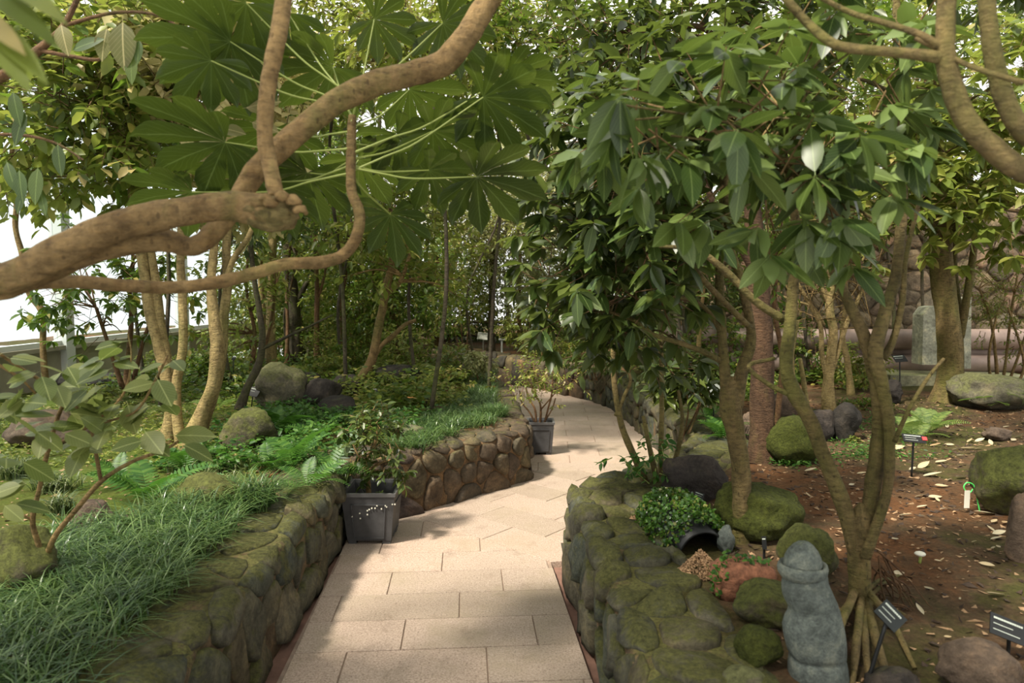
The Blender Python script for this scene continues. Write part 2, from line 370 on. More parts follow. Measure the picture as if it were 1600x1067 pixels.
def pavers(clip, org, ang, tw, th, shift0):
    mk('paver_bed', [(x, y, -.007) for x, y in clip], [tuple(range(len(clip)))], M['joint'], floor, smooth=False)
    ca, sa = math.cos(ang), math.sin(ang); n = 0
    for r in range(-24, 40):
        sh = shift0[r % len(shift0)]
        for k in range(-18, 18):
            x0, y0 = k*tw + sh*tw, r*th; g = .0025
            rect = [(x0+g, y0+g), (x0+tw-g, y0+g), (x0+tw-g, y0+th-g), (x0+g, y0+th-g)]
            q = [(org[0]+ca*x-sa*y, org[1]+sa*x+ca*y) for x, y in rect]
            if not (-3.5 < q[0][0] < 3 and .2 < q[0][1] < 14): continue
            for i in range(len(clip)):
                q = clip_poly(q, clip[i], clip[(i+1) % len(clip)])
                if len(q) < 3: break
            if len(q) < 3 or area(q) < .002: continue
            cx = sum(p[0] for p in q)/len(q); cy = sum(p[1] for p in q)/len(q)
            if all(inside(p[0], p[1], polyL) or inside(p[0], p[1], polyR) for p in q + [(cx, cy)]): continue
            zt = RNG.uniform(-.0015, .0015); e = .003; m_ = len(q)
            qi = []
            for p in q:
                d = math.hypot(p[0]-cx, p[1]-cy) + 1e-6; qi.append((cx+(p[0]-cx)*(1-e/d), cy+(p[1]-cy)*(1-e/d)))
            V = [(p[0], p[1], -.04) for p in q] + [(p[0], p[1], zt-.003) for p in q] + [(p[0], p[1], zt) for p in qi]
            F = [tuple(2*m_+i for i in range(m_))]
            for i in range(m_):
                j = (i+1) % m_; F += [(i, j, m_+j, m_+i), (m_+i, m_+j, 2*m_+j, 2*m_+i)]
            mk('paver', V, F, M['granite'], floor, smooth=False); n += 1
    return n
pavers([(-.84,.6),(.50,.6),(.23,3.95),(-.72,4.78),(-1.085,4.52),(-1.06,4.19)], (.12, 2.99), math.atan2(.09, 1.3), .62, .285, [0, .42, .80, .25, .62])
pavers([(.23,3.95),(.5,3.98),(1.6,5.2),(1.6,6.0),(.2,6.0),(-.72,4.78)], (.23, 3.95), math.atan2(.83, -.95)+PI, .62, .30, [.1, .55, .3, .8])
pavers([(.0,6.0),(1.6,6.0),(1.6,9.6),(.6,11.2),(-1.6,12.6),(-1.6,11)], (.23, 6.0), -.05, .60, .30, [0, .5])

# ------------------------------------------------------------------ setting: beds
def bed(name, poly, cell, mat, lab):
    xs = [p[0] for p in poly]; ys = [p[1] for p in poly]
    x0, x1, y0, y1 = min(xs), max(xs), min(ys), max(ys)
    nx, ny = int((x1-x0)/cell), int((y1-y0)/cell); idx = {}; V = []; F = []
    def vid(i, j):
        if (i, j) not in idx:
            x, y = x0+i*cell, y0+j*cell; idx[(i, j)] = len(V); V.append((x, y, hbed(x, y)))
        return idx[(i, j)]
    for i in range(nx):
        for j in range(ny):
            if inside(x0+(i+.5)*cell, y0+(j+.5)*cell, poly): F.append((vid(i, j), vid(i+1, j), vid(i+1, j+1), vid(i, j+1)))
    return mk(name, V, F, mat, origin=(x0, y0, .4), kind='structure', label=lab)
bed('ground', polyL, .1, M['soil_left'], 'mossy raised bed of earth left of the path')
bed('ground', polyR, .1, M['soil_right'], 'raised bed of reddish earth and moss right of the path')

# ------------------------------------------------------------------ setting: stone walls
def chaikin(p, n=2):
    p = [np.array(a, dtype=float) for a in p]
    for _ in range(n):
        q = [p[0]]
        for a, b in zip(p[:-1], p[1:]): q += [a*.75+b*.25, a*.25+b*.75]
        q.append(p[-1]); p = q
    return np.array(p)
def voronoi_cell(i, S, box, near):
    u0, v0, u1, v1 = box; poly = [(u0, v0), (u1, v0), (u1, v1), (u0, v1)]; s = S[i]
    for j in near:
        t = S[j]; mx_, my_ = (s[0]+t[0])/2, (s[1]+t[1])/2; dx, dy = t[0]-s[0], t[1]-s[1]
        poly = clip_poly(poly, (mx_, my_), (mx_-dy, my_+dx))
        if len(poly) < 3: return None
    return poly
def stone_wall(wall_name, label, outer, inner, H, T, cell, mstone, mmort, seed=1, urange=None, hh=(.018, .042), z0=-.04, asp=1.25, top_big=1.0, gap=.008, thin=.16):
    rs = np.random.RandomState(seed)
    O = chaikin(outer, 2); I = chaikin(inner, 2)
    d = np.r_[0, np.cumsum(np.linalg.norm(np.diff(O, axis=0), axis=1))]; L = d[-1]; r = .05
    def S(u, v, h=0.0):
        u = min(max(u, 0), L); o = np.array([np.interp(u, d, O[:, 0]), np.interp(u, d, O[:, 1])]); n_ = np.array([np.interp(u, d, I[:, 0]), np.interp(u, d, I[:, 1])])
        T_ = n_ - o; Tl = np.linalg.norm(T_); T_ = T_/Tl; vv = v
        if vv < H-r: s_, z, a = 0, vv, 0
        elif vv > H+r: s_, z, a = r + (vv-H-r)/(T-r)*(Tl-r), H, 1
        else:
            ph = (vv-(H-r))/(2*r)*PI/2; s_, z, a = r*(1-math.cos(ph)), H-r+r*math.sin(ph), ph/(PI/2)
        nn = np.array([-T_[0]*math.cos(a*PI/2), -T_[1]*math.cos(a*PI/2), math.sin(a*PI/2)])
        p = np.array([o[0]+T_[0]*s_, o[1]+T_[1]*s_, z+z0*0]); return p + nn*h
    ua, ub = urange or (0, L)
    root = None
    # mortar body
    nu = int((ub-ua)/.12)+2; vs = [z0-.02, .1, .2, .3]
    vs = [z0-.02] + list(np.linspace(.08, H-r, max(3, int(H/.12)))) + [H-r*.3, H+r*.4, H+r] + list(np.linspace(H+.12, H+T, 4))
    V = []; F = []
    for iu in range(nu):
        u = ua+(ub-ua)*iu/(nu-1)
        for v in vs: V.append(S(u, v, noise.noise(Vector((u*6, v*6, seed)))*.010))
        p = S(u, H+T); V.append((p[0], p[1], z0-.02))
    nv = len(vs)+1
    for iu in range(nu-1):
        for k in range(nv):
            a, b = iu*nv+k, iu*nv+(k+1) % nv; F.append((a, a+nv, b+nv, b))
    F.append(tuple(range(nv))); F.append(tuple((nu-1)*nv+k for k in range(nv))[::-1])
    root = mk(wall_name, V, F, mmort, kind='structure', label=label)
    # stones: jittered staggered seeds over face + top
    seeds = []; v = 0; row = 0
    while v < H+T+.02:
        ch = cell*(top_big if v > H else 1)*rs.uniform(.8, 1.15); cw = ch*asp; u = ua - cw + (row % 2)*cw*.5
        while u < ub+cw:
            seeds.append((u+rs.uniform(-.32, .32)*cw, v+ch/2+rs.uniform(-.28, .28)*ch)); u += cw*rs.uniform(.75, 1.3)
        v += ch; row += 1
    A = np.array(seeds); A = A[rs.uniform(size=len(A)) > thin]; cnt = 0
    for i in range(len(A)):
        dd = np.hypot(*(A-A[i]).T); near = np.argsort(dd)[1:16]
        poly = voronoi_cell(i, A, (ua, z0, ub, H+T), near)
        if poly is None or abs(area(poly)) < cell*cell*.12: continue
        c = np.mean(poly, axis=0); q = np.array(poly); rad = np.mean(np.linalg.norm(q-c, axis=1))
        q = c + (q-c)*(1-gap/rad*rs.uniform(.8, 1.6))
        q2 = []
        for k in range(len(q)):
            a, b = q[k], q[(k+1) % len(q)]; q2 += [a*.78+b*.22, a*.22+b*.78]
        q = np.array(q2); n = len(q); h0 = rs.uniform(*hh); tu, tv = rs.uniform(-.22, .22, 2)
        V = []
        for (sc2, hf) in ((1.0, -.5), (.985, .45), (.90, .92), (.5, 1.0)):
            for w_ in q:
                uv = c+(w_-c)*sc2; k = h0*hf
                if hf > 0: k += (tu*(uv[0]-c[0])+tv*(uv[1]-c[1]))*hf + (noise.noise(Vector((uv[0]*9, uv[1]*9, seed)))*.024 + noise.noise(Vector((uv[0]*24, uv[1]*24, seed)))*.008)*hf
                V.append(S(uv[0], uv[1], k*(.6 if c[1] > H+.03 else 1)))
        V.append(S(c[0], c[1], h0*1.08)); F = []
        for ring in range(3):
            for k in range(n):
                j = (k+1) % n; F.append((ring*n+k, ring*n+j, (ring+1)*n+j, (ring+1)*n+k))
        for k in range(n): F.append((3*n+k, 3*n+(k+1) % n, 4*n))
        mk('stone', V, F, mstone if not isinstance(mstone, (list, tuple)) else mstone[rs.randint(len(mstone))], root); cnt += 1
    return root, cnt
SG, SB_, MR = M['stone_green'], M['stone_brown'], M['mortar']
# the left wall: near straight run, the run behind the square pot, the run along the far path
nL = []
def split(o, i, a, b): return o[a:b], i[a:b]
a, b = split(WLo, WLi, 0, 4); nL.append(stone_wall('retaining_wall', 'mossy stone retaining wall running forward left of the pavers', a, b, .43, .50, .17, SG, MR, 1, hh=(.015,.04))[1])
a, b = split(WLo, WLi, 3, 9); nL.append(stone_wall('retaining_wall', 'brown stone retaining wall with rusty joints behind the square pot', a, b, .43, .42, .13, SB_, M['mortar_rust'], 2, hh=(.012,.035), asp=1.3, gap=.007, thin=.24)[1])
a, b = split(WLo, WLi, 8, 14); nL.append(stone_wall('retaining_wall', 'low stone wall edging the grass beside the far path', a, b, .43, .38, .19, SB_, MR, 3, hh=(.01,.02))[1])
a, b = split(WRo, WRi, 0, 8); nL.append(stone_wall('retaining_wall', 'green mossy boulder wall with rounded end right of the pavers', a, b, .43, .42, .19, SG, MR, 4, hh=(.025,.055), asp=1.15, top_big=1.15)[1])
a, b = split(WRo, WRi, 7, 13); nL.append(stone_wall('retaining_wall', 'stone wall along the right side of the far path', a, b, .43, .44, .16, SG, MR, 5, hh=(.015,.035))[1])
a, b = split(WRo, WRi, 12, 17); nL.append(stone_wall('retaining_wall', 'stone wall closing the far bend of the path', a, b, .43, .44, .22, SB_, M['mortar_rust'], 6, hh=(.02,.04))[1])
nL.append(stone_wall('wall_back', 'tall rough stone wall behind the pipes', [(2.6,10.6),(5.0,9.75),(8,9.4),(12.5,9.2)], [(2.6,11.2),(5.0,10.3),(8,9.9),(12.5,9.7)], 2.9, .4, .20, M['stone_pale'], M['mortar_pale'], 8, hh=(.02,.06), z0=.35, asp=1.4, gap=.012)[1])
print('stones', nL)
# greenhouse side wall: low concrete base, white posts, glass panes
XW = -5.65
b = MB(); b.box((XW-.06, 11.5, .62), (.12, 19, .54)); b.box((XW-.03, 11.5, .90), (.2, 19, .05))
b.build('wall_left', M['concrete_wall'], origin=(XW, 11.5, .35), kind='structure', label='low beige concrete wall under the greenhouse glass')
for i, y in enumerate([2.4, 5.5, 8.6, 11.7, 14.8, 17.9]):
    wd = thing('window_%d' % (i+1), 'tall white framed greenhouse window', None, (XW, y, .92), kind='structure')
    p = MB(); p.box((XW, y, 2.6), (.16, .17, 4.5)); p.build('post', M['white_metal'], wd)
    p = MB(); p.box((XW-.02, y+1.55, 3.05), (.06, 2.95, .07)); p.build('transom', M['white_metal'], wd)
    p = MB(); p.box((XW-.02, y+1.55, .955), (.08, 2.95, .06)); p.build('sill', M['white_metal'], wd)
    p = MB(); p.box((XW-.03, y+1.55, 2.0), (.006, 2.93, 2.04)); p.build('pane', M['glass'], wd)
    p = MB(); p.box((XW-.03, y+1.55, 3.95), (.006, 2.93, 1.74)); p.build('pane', M['glass'], wd)
b = MB(); b.box((XW, 11.5, 4.87), (.18, 19, .12)); b.build('trim_1', M['white_metal'], origin=(XW, 11.5, 4.8), kind='structure', label='white eaves beam above the greenhouse glass')

# ------------------------------------------------------------------ leaves
def leaf_template(n=4, wid=.40, fold=.10, droop=.16, tip=1.0, pet=0.0):
    """a leaf along +X, length 1: midrib row and two edge rows"""
    t = np.linspace(0, 1, n+2)
    wv = wid/2*np.sin(np.clip(t, 0, 1)**.85*PI)**.8; wv[0] = wv[-1] = 0
    mid_ = np.c_[t, np.zeros_like(t), -droop*t**2]
    V = [mid_]; k = n+2; L = mid_[1:-1].copy(); L[:, 1] = wv[1:-1]; L[:, 2] += fold*wv[1:-1]*2.0*.5
    R = L.copy(); R[:, 1] *= -1; V = np.vstack([mid_, L, R]); F = []
    for s, off in ((1, k), (-1, k+n)):
        F.append((0, 1, off) if s < 0 else (0, off, 1)); F[-1] = F[-1][::-1]
        for i in range(n-1):
            a_, b_, c_, d_ = i+1, i+2, off+i+1, off+i
            F.append((a_, b_, c_, d_) if s > 0 else (d_, c_, b_, a_))
        F.append((n, k-1, off+n-1) if s > 0 else (off+n-1, k-1, n))
    uv = np.c_[V[:, 0], V[:, 1]/(wid/2)]
    if pet:
        V[:, 0] += pet; b0 = len(V); V = np.vstack([V, [[0, .006, pet*.3], [0, -.006, pet*.3], [pet, .006, 0], [pet, -.006, 0]]]); F.append((b0, b0+1, b0+3, b0+2)); uv = np.vstack([uv, [[0, 0]]*4])
    return V, F, uv
T6V = np.array([[0,0,0],[.32,.21,.05],[.68,.17,.02],[1,0,-.12],[.68,-.17,.02],[.32,-.21,.05],[.5,0,-.03]])
T6F = np.array([[6,0,1],[6,1,2],[6,2,3],[6,3,4],[6,4,5],[6,5,0]])[:, ::-1]
T4V = np.array([[0,0,0],[.5,.2,.05],[1,0,-.1],[.5,-.2,.05]]); T4F = np.array([[0,1,2],[0,2,3]])[:, ::-1]
def nrm(a): return a/(np.linalg.norm(a, axis=-1, keepdims=True)+1e-9)
def frames(D, U):
    D = nrm(D); S_ = nrm(np.cross(U, D)); N_ = np.cross(D, S_); return D, S_, N_
def joined_leaves(Pt, D, U, L, wid=1.0, lod=6):
    TV, TF = (T6V, T6F) if lod == 6 else (T4V, T4F)
    D, S_, N_ = frames(D, U); L = np.asarray(L)[:, None, None]
    V = Pt[:, None, :] + L*(TV[None, :, 0:1]*D[:, None, :] + wid*TV[None, :, 1:2]*S_[:, None, :] + TV[None, :, 2:3]*N_[:, None, :])
    n, k = len(Pt), len(TV); F = (TF[None] + (np.arange(n)*k)[:, None, None]).reshape(-1, 3)
    return V.reshape(-1, 3), F
def grow(blobs, style='alt', leaf=.1, per=8, seed=0, droop=.35, tw=.28, jit=.35):
    """blobs rows (x,y,z,rx,ry,rz,ntwigs) -> leaf frames + twig segments"""
    rs = np.random.RandomState(seed); PP, DD, UU, LL, TW = [], [], [], [], []
    for (x, y, z, rx, ry, rz, nt_) in blobs:
        nt_ = int(nt_); v = nrm(rs.normal(size=(nt_, 3))); rr = rs.uniform(.1, 1, (nt_, 1))**.45
        s = np.array([x, y, z]) + v*rr*np.array([rx, ry, rz]); d = nrm(v*.7 + rs.normal(size=(nt_, 3))*.5 + np.array([0, 0, .05]))
        ln = tw*rs.uniform(.6, 1.2, (nt_, 1)); e = s + d*ln; TW.append((s, e))
        a0 = nrm(np.cross(d, rs.normal(size=(nt_, 3)))); b0 = np.cross(d, a0)
        for k in range(per):
            if style == 'whorl':
                t = 1.0 - .12*(k % 3)/3; an = k*2*PI/per + rs.uniform(-.25, .25, (nt_, 1)); fw = .35
            else:
                t = .25 + .75*k/(per-1); an = k*2.4 + rs.uniform(-.4, .4, (nt_, 1)); fw = .55
            p = s + d*ln*t; side = np.cos(an)*a0 + np.sin(an)*b0
            side = side*np.array([1, 1, .55])
            ld = nrm(d*fw + side + rs.normal(size=(nt_, 3))*jit*.5 + np.array([0, 0, -droop]))
            up = nrm(np.array([0, 0, 1.0]) + rs.normal(size=(nt_, 3))*jit)
            PP.append(p); DD.append(ld); UU.append(up); LL.append(leaf*rs.uniform(.65, 1.2, nt_))
    S0 = np.vstack([a for a, b in TW]); E0 = np.vstack([b for a, b in TW])
    return np.vstack(PP), np.vstack(DD), np.vstack(UU), np.concatenate(LL), S0, E0
def sticks(S0, E0, r0=.004, r1=.0015):
    d = nrm(E0-S0); a = nrm(np.cross(d, np.array([.3, .2, .93]))); b = np.cross(d, a); V = []
    for p, r in ((S0, r0), (E0, r1)):
        for k in range(3):
            V.append(p + r*(math.cos(k*2.094)*a + math.sin(k*2.094)*b))
    V = np.stack(V, 1).reshape(-1, 3); n = len(S0); F = []
    base = np.arange(n)[:, None]*6
    F = np.concatenate([base + np.array([[0, 1, 4, 3]]), base + np.array([[1, 2, 5, 4]]), base + np.array([[2, 0, 3, 5]])])
    return V, F
def pxblob(px, py, Y, rpx, rpy, n, depth=None):
    p = P(px, py, Y); k = Y/FPX; rx, rz = rpx*k, rpy*k
    return (p[0], p[1], p[2], rx, depth or (rx+rz)/2, rz, n)
def add_foliage(root, blobs, mat, style='alt', leaf=.1, per=8, seed=0, wid=1.0, lod=6, droop=.35, tw=.28, twmat=None, single=0, single_mesh=None, name='foliage', keep=None, jit=.35):
    Pt, D, U, L, S0, E0 = grow(blobs, style, leaf, per, seed, droop, tw, jit)
    if keep is not None:
        ok = keep(Pt); Pt, D, U, L = Pt[ok], D[ok], U[ok], L[ok]; ok = keep(E0) & keep(S0); S0, E0 = S0[ok], E0[ok]
    if single:
        dist = np.linalg.norm(Pt-np.array([0, 0, EYE]), axis=1)/L
        sx = CX + FPX*Pt[:, 0]/Pt[:, 1]; sy = HOR - FPX*(Pt[:, 2]-EYE)/Pt[:, 1]
        dist = dist + 1e3*((sx < -20) | (sx > 1620) | (sy < -20) | (sy > 1090))
        o = np.argsort(dist)[:single]; rest = np.ones(len(Pt), bool); rest[o] = False
        Dn, Sn, Nn = frames(D[o], U[o])
        for p, d_, s_, n_, l_ in zip(Pt[o], Dn, Sn, Nn, L[o]):
            Mx = Matrix(((d_[0]*l_, s_[0]*l_*wid, n_[0]*l_, p[0]), (d_[1]*l_, s_[1]*l_*wid, n_[1]*l_, p[1]), (d_[2]*l_, s_[2]*l_*wid, n_[2]*l_, p[2]), (0, 0, 0, 1)))
            link_copy(single_mesh, 'leaf', Mx, root)
        Pt, D, U, L = Pt[rest], D[rest], U[rest], L[rest]
    if len(Pt):
        V, F = joined_leaves(Pt, D, U, L, wid, lod); mk(name, V, F, mat, root, kind='stuff')
    if twmat is not None and len(S0):
        V, F = sticks(S0, E0); mk('twigs', V, F, twmat, root, kind='stuff')
LM_V, LM_F, LM_UV = leaf_template(5, .36, .12, .14, pet=.08)
def leafmesh(mat, wid=.38, droop=.14, fold=.12, pet=.08, n=5):
    V, F, uv = leaf_template(n, wid, fold, droop, pet=pet); return mesh_data('leaf', V, F, mat, True, uv)
LMESH = {'near': leafmesh(M['leaf_near']), 'mid': leafmesh(M['leaf_mid']), 'dark': leafmesh(M['leaf_dark']), 'light': leafmesh(M['leaf_light']),
         'grey': leafmesh(M['leaf_grey'], .62, .10, .12, .12), 'muted': leafmesh(M['leaf_muted'], .55, .18, .10, .10), 'dry': leafmesh(M['dry_leaf'], .38, -.10, .25, .03, 4)}
def tree(name, label, cat, stems, barkm, blobs=None, fol=None, seed=0, group=None, link=True, flare=.35, attach=None):
    """stems: (part, rows(px,py,Y,wpx)); the first row of the first stem is the base"""
    p0 = px_stem(stems[0][1])[0]; root = thing(name, label, cat, (p0[0], p0[1], p0[2]), group)
    ends = []
    for i, (part, rows) in enumerate(stems):
        S_ = px_stem(rows); S_ = [list(r) for r in S_]
        if part in ('trunk', 'stem'): S_[0][2] -= .05
        V, F = tube(S_, 10 if rows[0][3] > 9 else 7, 6, .07, True, seed+i*1.7, flare if abs(rows[0][1]-stems[0][1][0][1]) < 40 else 0)
        mk(part, V, F, barkm, root); Q = catmull(S_, 4); ends.append(Q[len(Q)//3:])
    if blobs:
        if link:
            E = np.vstack(ends) if attach is None else np.array([ends[j][-1] for j in attach])
            rs = np.random.RandomState(seed+5); vv = []; ff = []; off = 0
            for bl in blobs:
                c_ = np.array(bl[:3]); dd = np.linalg.norm(E[:, :3]-c_, axis=1) + .6*np.maximum(0, E[:, 2]-c_[2]); j = np.argmin(dd); s_ = E[j]
                if dd[j] > 2.6: continue
                r0 = min(s_[3]*.6, .018)
                for kk in range(3):
                    tgt = c_ + rs.normal(size=3)*np.array(bl[3:6])*.45; md = (s_[:3]+tgt)/2 + rs.normal(size=3)*.06*dd[j] + np.array([0, 0, .05])
                    V, F = tube([(*s_[:3], r0), (*md, r0*.65), (*tgt, .003)], 5, 4, .03, False, kk)
                    vv.append(V); ff += [tuple(q+off for q in f) for f in F]; off += len(V)
            if vv: mk('branchlets', np.vstack(vv), ff, barkm, root, kind='stuff')
        add_foliage(root, blobs, **fol)
    return root
B = lambda *a, **k: pxblob(*a, **k)
exec_trees = True
# ------------------------------------------------------------------ foreground: thick brown limbs and big palmate leaves
def gb(px, py):
    return GB(px, py)
def off(rows, x, y, z, w_px=60):
    """prepend a world point (out of frame) to a px stem given as world rows"""
    return rows
fz = thing('large_leaved_tree', 'tree with thick brown limbs sweeping in from the left edge and hand-shaped leaves', 'tree', (-2.35, 1.75, .42))
def limb(name, world0, rows, mat, seed=0, n=12):
    S_ = list(world0) + px_stem(rows); V, F = tube(S_, n, 8, .055, True, seed); return mk(name, V, F, mat, fz)
limb('trunk', [(-2.35,1.75,.36,.075),(-2.30,1.72,.9,.06),(-2.0,1.68,1.35,.05)], [(-60,455,1.62,50),(20,432,1.62,50),(90,396,1.62,50),(160,362,1.64,48),(225,342,1.66,48),(300,328,1.68,44),(365,322,1.7,46),(410,330,1.7,52)], M['bark_tan'], 1)
limb('branch', [(-2.0,1.70,1.33,.03),(-1.75,1.70,1.45,.03)], [(-60,470,1.66,34),(20,447,1.66,34),(90,418,1.68,34),(150,392,1.70,36),(215,376,1.72,40),(262,376,1.74,36),(300,385,1.76,30),(335,362,1.78,32),(372,312,1.82,32),(405,262,1.86,35),(460,212,1.92,36),(520,163,1.98,36),(580,133,2.02,38),(640,116,2.05,36),(690,100,2.08,38),(725,62,2.1,38),(750,22,2.12,36),(780,-25,2.15,34)], M['bark_tan'], 2)
limb('branch', [(-2.0,1.72,1.30,.024),(-1.7,1.72,1.42,.022)], [(-60,462,1.70,22),(30,446,1.72,21),(110,440,1.76,21),(190,446,1.80,21),(270,449,1.86,20),(340,441,1.90,20),(400,426,1.95,20),(450,412,2.0,19),(500,410,2.05,20),(535,399,2.1,18),(556,372,2.12,18),(562,335,2.14,17),(550,300,2.16,16),(548,262,2.18,15),(549,225,2.2,15),(550,180,2.2,12)], M['bark_tan'], 3)
limb('branch', [], [(432,308,1.72,24),(424,270,1.74,24),(414,215,1.76,24),(416,160,1.78,25),(424,105,1.8,25),(436,50,1.82,26),(446,-20,1.85,24)], M['bark_tan'], 4)
# knotted burl where the limb was sawn
bm = bmesh.new(); bmesh.ops.create_icosphere(bm, subdivisions=4, radius=1)
pc = P(428, 334, 1.7)
for v in bm.verts:
    n_ = noise.noise(v.co*1.6)*.28 + noise.noise(v.co*4.5)*.12
    v.co = v.co*(1+n_); v.co = Vector((v.co.x*.070, v.co.y*.05, v.co.z*.042))
V = np.array([v.co[:] for v in bm.verts]) + pc; F = [[x.index for x in f.verts] for f in bm.faces]; bm.free()
mk('burl', V, F, M['bark_moss'], fz)
for k, (x_, y_, r_) in enumerate([(398,316,.013),(412,308,.011),(440,306,.013),(456,312,.012),(466,326,.010),(404,328,.012),(420,316,.012)]):
    V, F = tube([(*P(x_-6,y_+3,1.67), r_*.7),(*P(x_,y_,1.655), r_),(*P(x_+8,y_+2,1.66), r_*.8),(*P(x_+13,y_+8,1.68), r_*.4)], 8, 5, .3, True, k); mk('scar_lump', V, F, M['bark_tan'], fz)
def palmate(nl=9, seed=0):
    rs = np.random.RandomState(seed); V = [(0, 0, 0)]; UV = [(0, 0)]; F = []
    angs = np.radians(np.linspace(-128, 128, nl)); lens = 1 - .38*np.abs(np.linspace(-1, 1, nl))**1.5
    ha = (angs[1]-angs[0])/2
    for a, l in zip(angs, lens):
        l *= rs.uniform(.92, 1.06)
        prof = [(.25, .25*math.tan(ha)*1.0), (.46, .46*math.tan(ha)*.93), (.56, .138), (.70, .178), (.83, .150), (.94, .068)]
        mids = [0]; lt = []; rt = []
        for (t, hw) in prof:
            z = -.16*t*t + .0
            for s, arr in ((0, mids), (1, lt), (-1, rt)):
                x, y = t*l, s*hw*l; zz = z + (.035*abs(s) if t > .4 else .02*abs(s)) + rs.uniform(-.01, .01)
                arr.append(len(V)); V.append((x*math.cos(a)-y*math.sin(a), x*math.sin(a)+y*math.cos(a), zz)); UV.append((t, s))
        tip = len(V); V.append((l*math.cos(a), l*math.sin(a), -.19)); UV.append((1, 0))
        F.append((0, mids[1], lt[0])); F.append((0, rt[0], mids[1]))
        for k in range(len(prof)-1):
            F.append((mids[k+1], mids[k+2], lt[k+1], lt[k])); F.append((rt[k], rt[k+1], mids[k+2], mids[k+1]))
        F.append((mids[-1], tip, lt[-1])); F.append((rt[-1], tip, mids[-1]))
    return np.array(V), F, np.array(UV)
PAL = [mesh_data('leaf', *palmate(9, s)[:2], M['fatsia'], True, palmate(9, s)[2]) for s in range(3)]
def pal_leaf(root, hub, c, R, face, tipdir, k=0, pr=.003):
    """c: centre where the petiole meets; face: normal; tipdir: direction of the middle lobe"""
    x = Vector(tipdir); z = Vector(face).normalized(); x = (x - z*x.dot(z)).normalized(); y = z.cross(x)
    Mx = Matrix(((x.x*R, y.x*R, z.x*R, c[0]), (x.y*R, y.y*R, z.y*R, c[1]), (x.z*R, y.z*R, z.z*R, c[2]), (0, 0, 0, 1)))
    lf = link_copy(PAL[k % 3], 'leaf', Mx, root)
    h = np.array(hub); c = np.array(c); md = (h+c)/2 + np.array([0, 0, -.05*np.linalg.norm(h-c)])
    V, F = tube([(*h, pr*1.4), (*(h*.75+c*.25+np.array([0,0,-.012])), pr), (*md, pr), (*c, pr*.7)], 6, 5, 0, False); mk('petiole', V, F, M['petiole'], root)
hub = lambda py, dx=0: P(549+dx, py, 2.19)
# (px, py, depth, radius_px, hub_py, tip direction px, tilt towards camera)
PL = [(755,152,2.25,95,268,(.9,-.5),.5),(676,205,2.35,85,248,(.9,.3),.45),(745,276,2.2,100,262,(1,.15),.35),(670,266,2.3,75,258,(.6,.6),.35),
      (610,335,2.35,72,270,(.1,-1),.75),(585,30,2.3,60,190,(.6,-.5),.6),(692,36,2.3,75,150,(.3,-.9),.8),(520,105,2.35,95,180,(-.6,-.2),.25),
      (360,65,2.2,115,165,(-.8,-.5),.4),(352,222,2.15,120,232,(-1,-.15),.3),(330,95,2.1,75,170,(-.7,.3),.5),(430,200,2.5,90,205,(-.4,.3),.35),
      (415,285,2.4,100,258,(-.8,.3),.3),(480,270,2.6,95,250,(-.4,.5),.4),(620,210,2.6,80,225,(.4,.5),.4),(560,250,2.7,80,240,(.2,.7),.4),(450,20,2.3,80,160,(-.5,-.6),.5),
      (640,140,2.55,80,200,(.6,-.3),.35),(300,300,2.3,85,270,(-.9,.5),.3),(385,5,2.2,90,150,(-.6,-.4),.35),(790,120,2.3,75,240,(.5,-.3),.5)]
for k, (px, py, Y, rp, hy, (tx, ty), tilt) in enumerate(PL):
    c_ = P(px, py, Y); R = rp*1.25*Y/FPX; face = (RNG.uniform(-.25, .25), .45+tilt*.8, 1.0); pal_leaf(fz, hub(hy), c_, R, face, (tx, .6, -ty*.3), k)

# ------------------------------------------------------------------ blurred strap leaves at the top left corner
r_ = thing('strap_leaved_plant', 'yellow-green strap-leaved plant poking into the top left corner', 'plant', tuple(P(-60, 60, 1.0)))
for (a, b_, wd) in (((-30, -30), (82, 50), 12), ((-40, 10), (66, 108), 13), ((-30, 35), (40, 125), 10), ((-20, -50), (96, 12), 9), ((-60, 0), (30, 62), 12)):
    p, q = P(a[0], a[1], .95), P(b_[0], b_[1], .85); L_ = np.linalg.norm(q-p); D_, S_, N_ = frames(np.array([q-p]), np.array([[0, -.6, .8]]))
    V, F, uv = leaf_template(6, .16, .08, .10); V = p + L_*(V[:, 0:1]*D_ + V[:, 1:2]*S_ + V[:, 2:3]*N_); mk('leaf', V, F, M['leaf_light'], r_)

# ------------------------------------------------------------------ left bed trees
YT = M['bark_yellow']
tree('multi_stemmed_tree', 'single-based pale yellow tree with two slim stems left of the forked clump', 'tree',
     [('stem', [(262,690,5.2,24),(268,640,5.2,20),(262,600,5.2,18),(250,545,5.25,19),(234,480,5.3,18),(224,410,5.35,16),(212,340,5.4,15),(204,260,5.4,13),(198,180,5.4,10)]),
      ('stem', [(268,640,5.2,16),(262,570,5.25,15),(250,500,5.3,14),(242,430,5.35,13),(232,370,5.4,12),(222,300,5.4,11),(216,230,5.4,9)])], YT,
     [B(60,130,5.2,100,80,70), B(160,110,5.0,100,80,80), B(120,215,5.0,110,70,80), B(220,190,5.2,90,80,60), B(40,250,5.4,60,60,34), B(230,60,5.0,90,60,60), B(60,30,5.2,90,60,50), B(190,290,5.6,80,40,26)],
     dict(mat=M['leaf_light'], style='alt', leaf=.125, per=8, seed=11, twmat=M['bark_brown'], wid=1.25, single=150, single_mesh=LMESH['mid'], tw=.3), 11)
